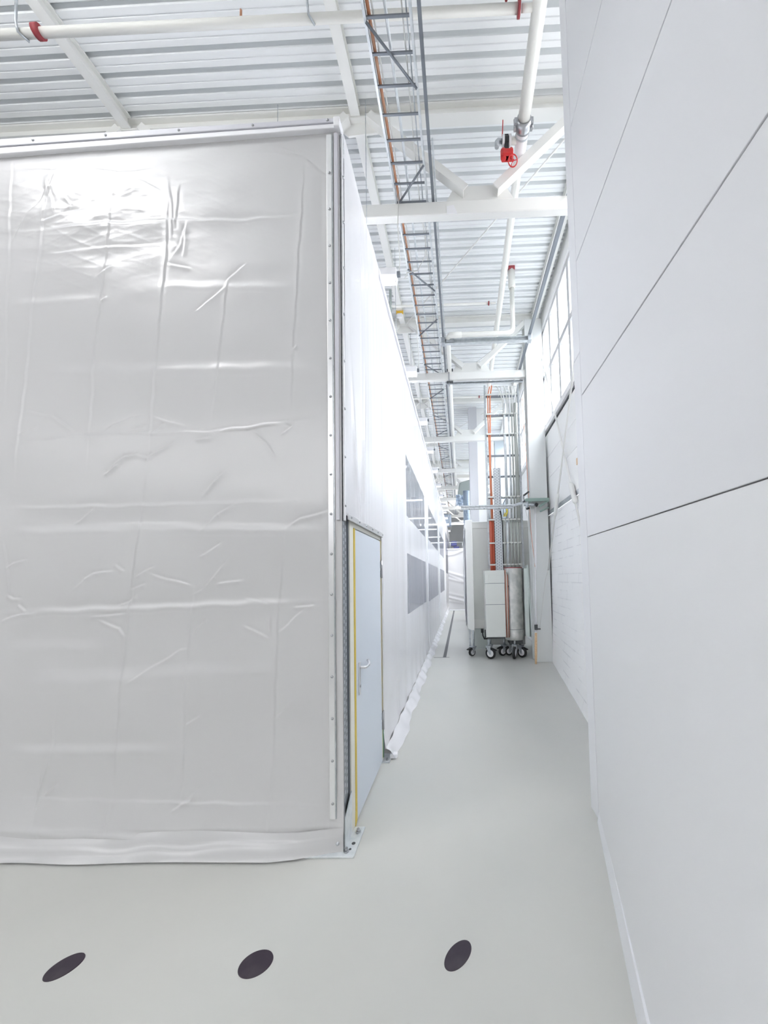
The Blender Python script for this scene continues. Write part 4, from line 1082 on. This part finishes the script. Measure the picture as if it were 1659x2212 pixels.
def caster(parent, x, y, rot, r=0.10, top=0.40, brake=True):
    c, s = math.cos(rot), math.sin(rot)
    P_ = lambda u, v, z: (x + c * u - s * v, y + s * u + c * v, z)
    b = MB(); b.lathe([(0.0, -0.028), (r * 0.8, -0.028), (r * 0.97, -0.022), (r, 0), (r * 0.97, 0.022), (r * 0.8, 0.028), (0, 0.028)], P_(0, 0, r), P_(0, 1, 0)[:2] and (Vector(P_(0, 1, 0)) - Vector(P_(0, 0, 0))), 28)
    w_ = b.build('caster', M['black'], parent)
    b = MB(); b.lathe([(0, -0.031), (r * 0.62, -0.031), (r * 0.66, -0.026), (r * 0.66, 0.026), (r * 0.62, 0.031), (0, 0.031)], P_(0, 0, r), Vector(P_(0, 1, 0)) - Vector(P_(0, 0, 0)), 24)
    b.build('hub', M['pipe_white'], w_)
    b = MB()
    for sd in (-0.042, 0.042):
        b.hexa([P_(-0.02, sd - 0.004, r - 0.02), P_(0.02, sd - 0.004, r - 0.02), P_(0.02, sd + 0.004, r - 0.02), P_(-0.02, sd + 0.004, r - 0.02)], [P_(-0.01, sd - 0.004, 2 * r + 0.03), P_(0.09, sd - 0.004, 2 * r + 0.03), P_(0.09, sd + 0.004, 2 * r + 0.03), P_(-0.01, sd + 0.004, 2 * r + 0.03)])
    b.hexa([P_(-0.02, -0.05, 2 * r + 0.025), P_(0.10, -0.05, 2 * r + 0.025), P_(0.10, 0.05, 2 * r + 0.025), P_(-0.02, 0.05, 2 * r + 0.025)], [P_(-0.02, -0.05, 2 * r + 0.04), P_(0.10, -0.05, 2 * r + 0.04), P_(0.10, 0.05, 2 * r + 0.04), P_(-0.02, 0.05, 2 * r + 0.04)])
    b.cyl(P_(0.05, 0, 2 * r + 0.04), P_(0.05, 0, top), 0.022, 12)
    b.cyl(P_(0, -0.05, r), P_(0, 0.05, r), 0.012, 10)
    b.build('fork', M['zinc'], w_)
    if brake:
        b = MB(); b.hexa([P_(-0.13, -0.035, r + 0.06), P_(-0.03, -0.035, r + 0.08), P_(-0.03, 0.035, r + 0.08), P_(-0.13, 0.035, r + 0.06)], [P_(-0.13, -0.035, r + 0.075), P_(-0.03, -0.035, r + 0.11), P_(-0.03, 0.035, r + 0.11), P_(-0.13, 0.035, r + 0.075)])
        b.build('brake_pedal', M['black'], w_, bevel=0.003)
    return w_
caster(mc, 0.215, 8.0, 0.7, 0.085, 0.56)
cb = thing('wheeled_cabinet', 'pale grey metal cabinet on casters standing before the machine', 'cabinet', (0.73, 7.9, 0))
b = MB(); b.box(0.515, 7.65, 0.455, 0.925, 8.12, 1.855); b.build('body', M['cab'], cb, bevel=0.006)
b = MB()
for z in (1.575, 1.135): b.box(0.512, 7.645, z, 0.928, 7.66, z + 0.008)
b.build('joint_line', M['zinc_dark'], cb)
b = MB(); b.box(0.585, 7.643, 1.60, 0.926, 7.652, 1.765); b.build('top_panel', M['cab'], cb, bevel=0.003)
b = MB(); b.box(0.53, 7.70, 0.42, 0.91, 8.08, 0.456); b.build('underframe', M['gasket'], cb)
b = MB(); b.tube([(0.53, 7.66, 0.43), (0.47, 7.63, 0.43), (0.44, 7.62, 0.50), (0.43, 7.62, 0.62)], 0.016, 10); b.tube([(0.43, 7.62, 0.56), (0.43, 7.62, 0.64)], 0.03, 10); b.tube([(0.49, 7.63, 0.43), (0.49, 7.63, 0.62)], 0.012, 8); b.build('push_handle', M['black'], cb)
caster(cb, 0.60, 7.70, 2.6, 0.115); caster(cb, 0.88, 7.98, 0.5); caster(cb, 0.60, 8.02, 1.1)
tk = thing('metal_tank', 'aged metal cylinder tank with red rim standing on casters', 'tank', (1.135, 7.87, 0))
b = MB(); b.lathe([(0.0, 0.375), (0.205, 0.375), (0.208, 0.38), (0.208, 0.60), (0.202, 0.604), (0.202, 1.90), (0.196, 1.908), (0.0, 1.908)], (1.135, 7.87, 0), (0, 0, 1), 48); b.build('shell', M['tank'], tk)
b = MB(); b.ring((1.135, 7.87, 1.905), (0, 0, 1), 0.199, 0.009, 48); b.build('rim', M['dark_red'], tk)
b = MB(); b.lathe([(0.2035, 0.600), (0.2095, 0.600), (0.2095, 0.607), (0.2035, 0.607)], (1.135, 7.87, 0), (0, 0, 1), 48); b.build('lower_band', M['zinc_dark'], tk)
for k, (x, yy) in enumerate([(0.945, 7.68), (0.968, 7.675), (0.990, 7.68)]):
    b = MB(); b.tube([(x, yy, 0.44), (x, yy, 1.86 - 0.05 * k)], 0.009, 8); b.build('side_pipe', M['copper'] if k != 1 else M['pipe'], tk)
b = MB(); b.cyl((1.01, 7.71, 1.50), (1.01, 7.705, 1.53), 0.012, 8); b.build('plug', M['gasket'], tk)
b = MB(); b.box(1.0, 7.72, 0.30, 1.28, 8.02, 0.378); b.build('underframe', M['gasket'], tk)
caster(tk, 1.09, 7.66, 1.25, 0.125, 0.38, False); caster(tk, 1.27, 7.78, 2.4, 0.11, 0.38); caster(tk, 1.02, 8.02, 0.3, 0.095, 0.38)
b = MB(); b.box(1.345, 7.70, 0.45, 1.43, 8.15, 1.885); tag(b.build('side_panel', M['mint'], loc=(1.39, 7.9, 0.45), bevel=0.004), 'narrow pale green panel standing right of the metal tank', 'panel')
b = MB(); b.hexa([(1.465, 7.66, 0.42), (1.50, 7.66, 0.42), (1.50, 8.1, 0.42), (1.465, 8.1, 0.42)], [(1.405, 7.66, 1.95), (1.435, 7.66, 1.95), (1.435, 8.1, 1.95), (1.405, 8.1, 1.95)])
tag(b.build('leaning_sheet', M['mint'], loc=(1.46, 7.9, 0.42), bevel=0.003), 'thin pale sheet leaning right of the green panel', 'sheet')

# swing arm on the column with its bracket
am = thing('swing_arm', 'galvanised swing arm reaching left from the grey column', 'swing arm', (1.2, 7.25, 3.15))
b = MB(); b.box(0.04, 7.225, 3.085, 1.08, 7.275, 3.135); b.box(0.04, 7.215, 3.135, 1.08, 7.275, 3.165); b.build('arm', M['zinc'], am, bevel=0.004)
b = MB(); b.sweep((1.05, 7.25, 3.13), (1.26, 7.25, 3.19), rect(0.05, 0.05)); b.sweep((1.20, 7.24, 3.15), (1.36, 7.26, 3.25), rect(0.04, 0.04)); b.build('knuckle', M['zinc'], am)
b = MB(); b.box(1.33, 7.15, 3.235, 1.80, 7.31, 3.265); b.box(1.33, 7.15, 3.20, 1.80, 7.165, 3.24); b.sweep((1.80, 7.2, 3.22), (1.60, 7.2, 3.10), rect(0.03, 0.04)); b.sweep((1.82, 7.3, 3.10), (1.64, 7.3, 3.02), rect(0.03, 0.03)); b.sweep((1.45, 7.2, 3.24), (1.38, 7.2, 3.14), rect(0.03, 0.03)); b.build('bracket', M['green_steel'], am, bevel=0.003)
b = MB(); b.cyl((1.30, 7.2, 3.15), (1.56, 7.2, 3.14), 0.032, 14); b.cyl((1.36, 7.18, 3.20), (1.36, 7.18, 3.05), 0.03, 12); b.build('motor', M['zinc'], am)
b = MB(); b.cyl((1.34, 7.15, 3.05), (1.40, 7.15, 3.07), 0.02, 10); b.cyl((1.53, 7.18, 3.11), (1.56, 7.18, 3.16), 0.036, 12); b.build('knob', M['black'], am)
b = MB(); b.tube([(1.30, 7.2, 3.33), (1.41, 7.2, 3.41)], 0.018, 10); b.tube([(1.31, 7.2, 3.20), (1.30, 7.2, 3.34)], 0.008, 8); b.build('clamp_lever', M['gasket'], am)
b = MB(); b.tube([(1.80, 7.25, 3.24), (1.84, 7.3, 3.23), (1.86, 7.4, 3.17), (1.835, 7.49, 3.08)], 0.008, 8); b.build('supply_cable', M['cord'], am)
for x in (0.2, 0.5, 0.8):
    b = MB(); b.box(x, 7.215, 3.08, x + 0.012, 7.22, 3.10); b.build('slot', M['gasket'], am)
pl = thing('long_pole', 'white pole with pale wooden foot leaning on the grey column', 'pole', (1.45, 7.2, 0))
b = MB(); b.tube([(1.455, 7.20, 0.62), (1.54, 7.25, 3.10)], 0.020, 14); b.build('shaft', M['pipe_white'], pl)
b = MB(); b.tube([(1.435, 7.19, 0.0), (1.44, 7.19, 0.2), (1.455, 7.20, 0.60)], [0.020, 0.026, 0.024], 14); b.build('wooden_foot', M['wood'], pl)
b = MB(); b.box(1.435, 7.17, 0.66, 1.49, 7.225, 0.76); b.cyl((1.43, 7.16, 0.68), (1.54, 7.16, 0.68), 0.014, 8); b.build('clamp', M['gasket'], pl)
line('cord', [(1.36, 7.35, 5.4), (1.40, 7.3, 4.2), (1.42, 7.28, 3.3), (1.43, 7.22, 2.6), (1.48, 7.2, 1.9)], 0.0045, M['orange'], 'thin orange cord dropping past the swing arm beside the column', 'cord')
line('cord', [(1.33, 7.2, 3.1), (1.42, 7.2, 2.4), (1.50, 7.2, 1.8), (1.49, 7.19, 0.72)], 0.006, M['cord'], 'pale cord hanging from the swing arm motor', 'cord')
line('cord', [(1.765, 7.30, 1.835), (1.70, 7.32, 1.6), (1.60, 7.22, 1.05), (1.525, 7.16, 0.70)], 0.006, M['cord'], 'thin white cord slanting from the wall brace to the pole clamp', 'cord')

# wall cross bracing
xb = thing('cross_brace', 'white wall brace rod falling towards the viewer, with turnbuckle', 'brace rod', (1.80, 6.3, 4.0))
b = MB(); b.tube([(1.80, 7.77, 7.10), (1.80, 4.6, 0.93)], 0.016, 10); b.build('rod', M['steel'], xb)
b = MB(); b.tube([(1.80, 5.76, 3.19), (1.80, 5.74, 3.15), (1.80, 5.59, 2.857), (1.80, 5.57, 2.82)], [0.022, 0.042, 0.042, 0.022], 12); b.build('turnbuckle', M['steel'], xb)
xb2 = thing('cross_brace', 'white wall brace rod rising towards the viewer, with turnbuckle', 'brace rod', (1.80, 6.3, 4.0))
b = MB(); b.tube([(1.765, 4.6, 5.845), (1.765, 7.30, 1.835)], 0.016, 10); b.build('rod', M['steel'], xb2)
b = MB(); b.tube([(1.765, 6.40, 3.172), (1.765, 6.43, 3.128), (1.765, 6.62, 2.845), (1.765, 6.65, 2.80)], [0.022, 0.034, 0.034, 0.022], 12); b.build('turnbuckle', M['steel'], xb2)
b = MB(); b.box(1.84, 5.52, 3.42, 1.853, 5.58, 3.52); tag(b.build('wall_label', M['wood'], loc=(1.845, 5.55, 3.47)), 'tiny yellowish label stuck on the white wall panel', 'label')

# ================================================================== floor details
def oval(cx, cy, hw_px, hh_px, ts_px, k):
    sx, sy = k / 780.0, None
    pts = []
    w2 = math.sqrt(hw_px ** 2 - ts_px ** 2)
    return w2
def floor_cap(pts, label):
    cx = sum(p[0] for p in pts) / len(pts); cy = sum(p[1] for p in pts) / len(pts)
    n = len(pts); b = MB()
    vs = [(x, y, 0.0) for x, y in pts] + [(cx + (x - cx) * 0.985, cy + (y - cy) * 0.985, 0.003) for x, y in pts] + [(cx, cy, 0.003)]
    b.add(vs, [(i, (i + 1) % n, n + (i + 1) % n, n + i) for i in range(n)] + [(n + i, n + (i + 1) % n, 2 * n) for i in range(n)])
    tag(b.build('floor_disc', M['disc'], loc=(cx, cy, 0)), label, 'floor disc', 'dark floor discs')
floor_cap([(-1.8011,1.7229),(-1.7922,1.7221),(-1.7838,1.7198),(-1.7762,1.7159),(-1.7697,1.7106),(-1.7644,1.7041),(-1.7604,1.6965),(-1.7579,1.6881),(-1.7567,1.6790),(-1.7571,1.6696),(-1.7588,1.6601),(-1.7619,1.6506),(-1.7663,1.6415),(-1.7718,1.6329),(-1.7783,1.6251),(-1.7857,1.6182),(-1.7936,1.6123),(-1.8021,1.6076),(-1.8108,1.6041),(-1.8196,1.6020),(-1.8282,1.6013),(-1.8366,1.6019),(-1.8445,1.6040),(-1.8516,1.6073),(-1.8580,1.6120),(-1.8634,1.6178),(-1.8677,1.6247),(-1.8707,1.6325),(-1.8724,1.6411),(-1.8727,1.6502),(-1.8716,1.6596),(-1.8691,1.6692),(-1.8653,1.6786),(-1.8601,1.6877),(-1.8537,1.6962),(-1.8463,1.7038),(-1.8381,1.7104),(-1.8292,1.7157),(-1.8199,1.7197),(-1.8105,1.7221)], 'dark oval floor disc farthest left, below the tarpaulin hem')
floor_cap([(-0.9475,1.7391),(-0.9363,1.7383),(-0.9255,1.7359),(-0.9156,1.7320),(-0.9067,1.7267),(-0.8990,1.7201),(-0.8928,1.7125),(-0.8882,1.7041),(-0.8854,1.6950),(-0.8842,1.6855),(-0.8848,1.6759),(-0.8871,1.6665),(-0.8910,1.6573),(-0.8964,1.6487),(-0.9031,1.6408),(-0.9110,1.6339),(-0.9199,1.6280),(-0.9295,1.6232),(-0.9397,1.6198),(-0.9502,1.6176),(-0.9608,1.6169),(-0.9712,1.6176),(-0.9812,1.6196),(-0.9907,1.6230),(-0.9993,1.6276),(-1.0069,1.6335),(-1.0133,1.6404),(-1.0184,1.6482),(-1.0219,1.6568),(-1.0238,1.6659),(-1.0240,1.6754),(-1.0226,1.6850),(-1.0193,1.6945),(-1.0145,1.7036),(-1.0080,1.7121),(-1.0002,1.7198),(-0.9911,1.7264),(-0.9810,1.7318),(-0.9701,1.7358),(-0.9589,1.7382)], 'dark oval floor disc in the middle of the row of three')
floor_cap([(-0.0205,1.7859),(-0.0122,1.7850),(-0.0049,1.7823),(0.0012,1.7779),(0.0058,1.7720),(0.0090,1.7647),(0.0106,1.7562),(0.0107,1.7467),(0.0091,1.7366),(0.0061,1.7261),(0.0017,1.7154),(-0.0039,1.7049),(-0.0107,1.6948),(-0.0183,1.6852),(-0.0267,1.6765),(-0.0356,1.6689),(-0.0448,1.6623),(-0.0541,1.6571),(-0.0633,1.6533),(-0.0722,1.6510),(-0.0806,1.6502),(-0.0883,1.6509),(-0.0952,1.6532),(-0.1010,1.6569),(-0.1057,1.6621),(-0.1092,1.6686),(-0.1113,1.6762),(-0.1120,1.6849),(-0.1113,1.6944),(-0.1090,1.7045),(-0.1054,1.7151),(-0.1003,1.7257),(-0.0940,1.7363),(-0.0865,1.7464),(-0.0781,1.7559),(-0.0689,1.7645),(-0.0592,1.7718),(-0.0493,1.7778),(-0.0393,1.7822),(-0.0296,1.7849)], 'dark floor disc nearest the right wall, almost round')
b = MB(); b.box(-0.42, 7.9, 0.0005, -0.35, 19.3, 0.002); tag(b.build('floor_tape', M['tape'], loc=(-0.38, 13, 0.001)), 'grey tape line running down the far aisle floor', 'floor tape')
b = MB(); b.box(-0.62, 7.90, 0.0005, -0.28, 7.93, 0.002); tag(b.build('floor_tape', M['tape'], loc=(-0.45, 7.91, 0.001)), 'thin grey tape line crossing at the near end of the long one', 'floor tape')

# ================================================================== far hall beyond the end curtain
dk = thing('air_duct', 'big green-grey air duct in the far roof space left of the pillar', 'duct', (0.1, 16, 5.5))
b = MB(); b.hexa([(-0.10, 15.8, 5.15), (0.8, 15.6, 5.0), (0.8, 16.6, 5.0), (-0.10, 16.4, 5.15)], [(0.05, 15.8, 5.95), (0.8, 15.6, 6.1), (0.8, 16.6, 6.1), (0.05, 16.4, 5.95)]); b.build('duct_body', M['duct'], dk, bevel=0.05)
b = MB(); b.box(-1.6, 22.2, 5.0, -0.5, 23.0, 5.7); tag(b.build('air_duct', M['duct_blue'], loc=(-1.0, 22.6, 5.3), bevel=0.03), 'blue-grey air duct far off beneath the cable ladder', 'duct')
sd = thing('spiral_duct', 'upright blue-grey spiral duct left of the grey pillar', 'duct', (0.32, 15, 0))
b = MB(); pr = []
for k in range(134):
    z = k * 0.04; pr += [(0.135, z), (0.135, z + 0.03), (0.142, z + 0.035)]
b.lathe(pr, (0.32, 15, 0), (0, 0, 1), 24); b.build('duct_body', M['duct_blue'], sd)
X, Z = np.meshgrid(np.linspace(-0.12, 0.32, 30), np.linspace(4.85, 5.35, 30))
b = MB(); b.grid(np.stack([X, 15.6 + 0.06 * np.sin(X * 31 + Z * 9) + 0.05 * np.sin(Z * 37 - X * 12), Z], -1)); b.build('plastic_wrap', M['blue_wrap'], dk)
gl = thing('gallery', 'white gallery edge with thin railing at the far hall end', 'gallery', (-0.4, 26.5, 3.6))
b = MB(); b.box(-6, 26.4, 3.45, 1.9, 27.4, 3.75); b.build('deck_edge', M['pipe_white'], gl)
b = MB(); b.cyl((-6, 26.42, 4.35), (1.9, 26.42, 4.35), 0.03, 8)
for k in range(9): b.cyl((-5.2 + 0.9 * k, 26.42, 3.75), (-5.2 + 0.9 * k, 26.42, 4.35), 0.025, 8)
b.build('railing', M['zinc_pale'], gl)
for i, (x, z, lb) in enumerate([(-0.25, 3.75, 'blue crate standing on the far gallery'), (-0.42, 4.13, 'blue crate stacked higher at the far gallery left')]):
    b = MB(); b.box(x - 0.22, 26.7, z, x + 0.2, 27.1, z + 0.34); tag(b.build('crate', M['navy'], loc=(x, 26.9, z), bevel=0.01), lb, 'crate')
for i, (x, y, z0, z1, lb) in enumerate([(-2.9, 25.4, 5.0, 5.5, 'dim equipment box under the far roof, left')]):
    b = MB(); b.box(x - 0.5, y - 0.3, z0, x + 0.5, y + 0.3, z1); tag(b.build('air_unit', M['duct'], loc=(x, y, z0), bevel=0.02), lb, 'air unit')
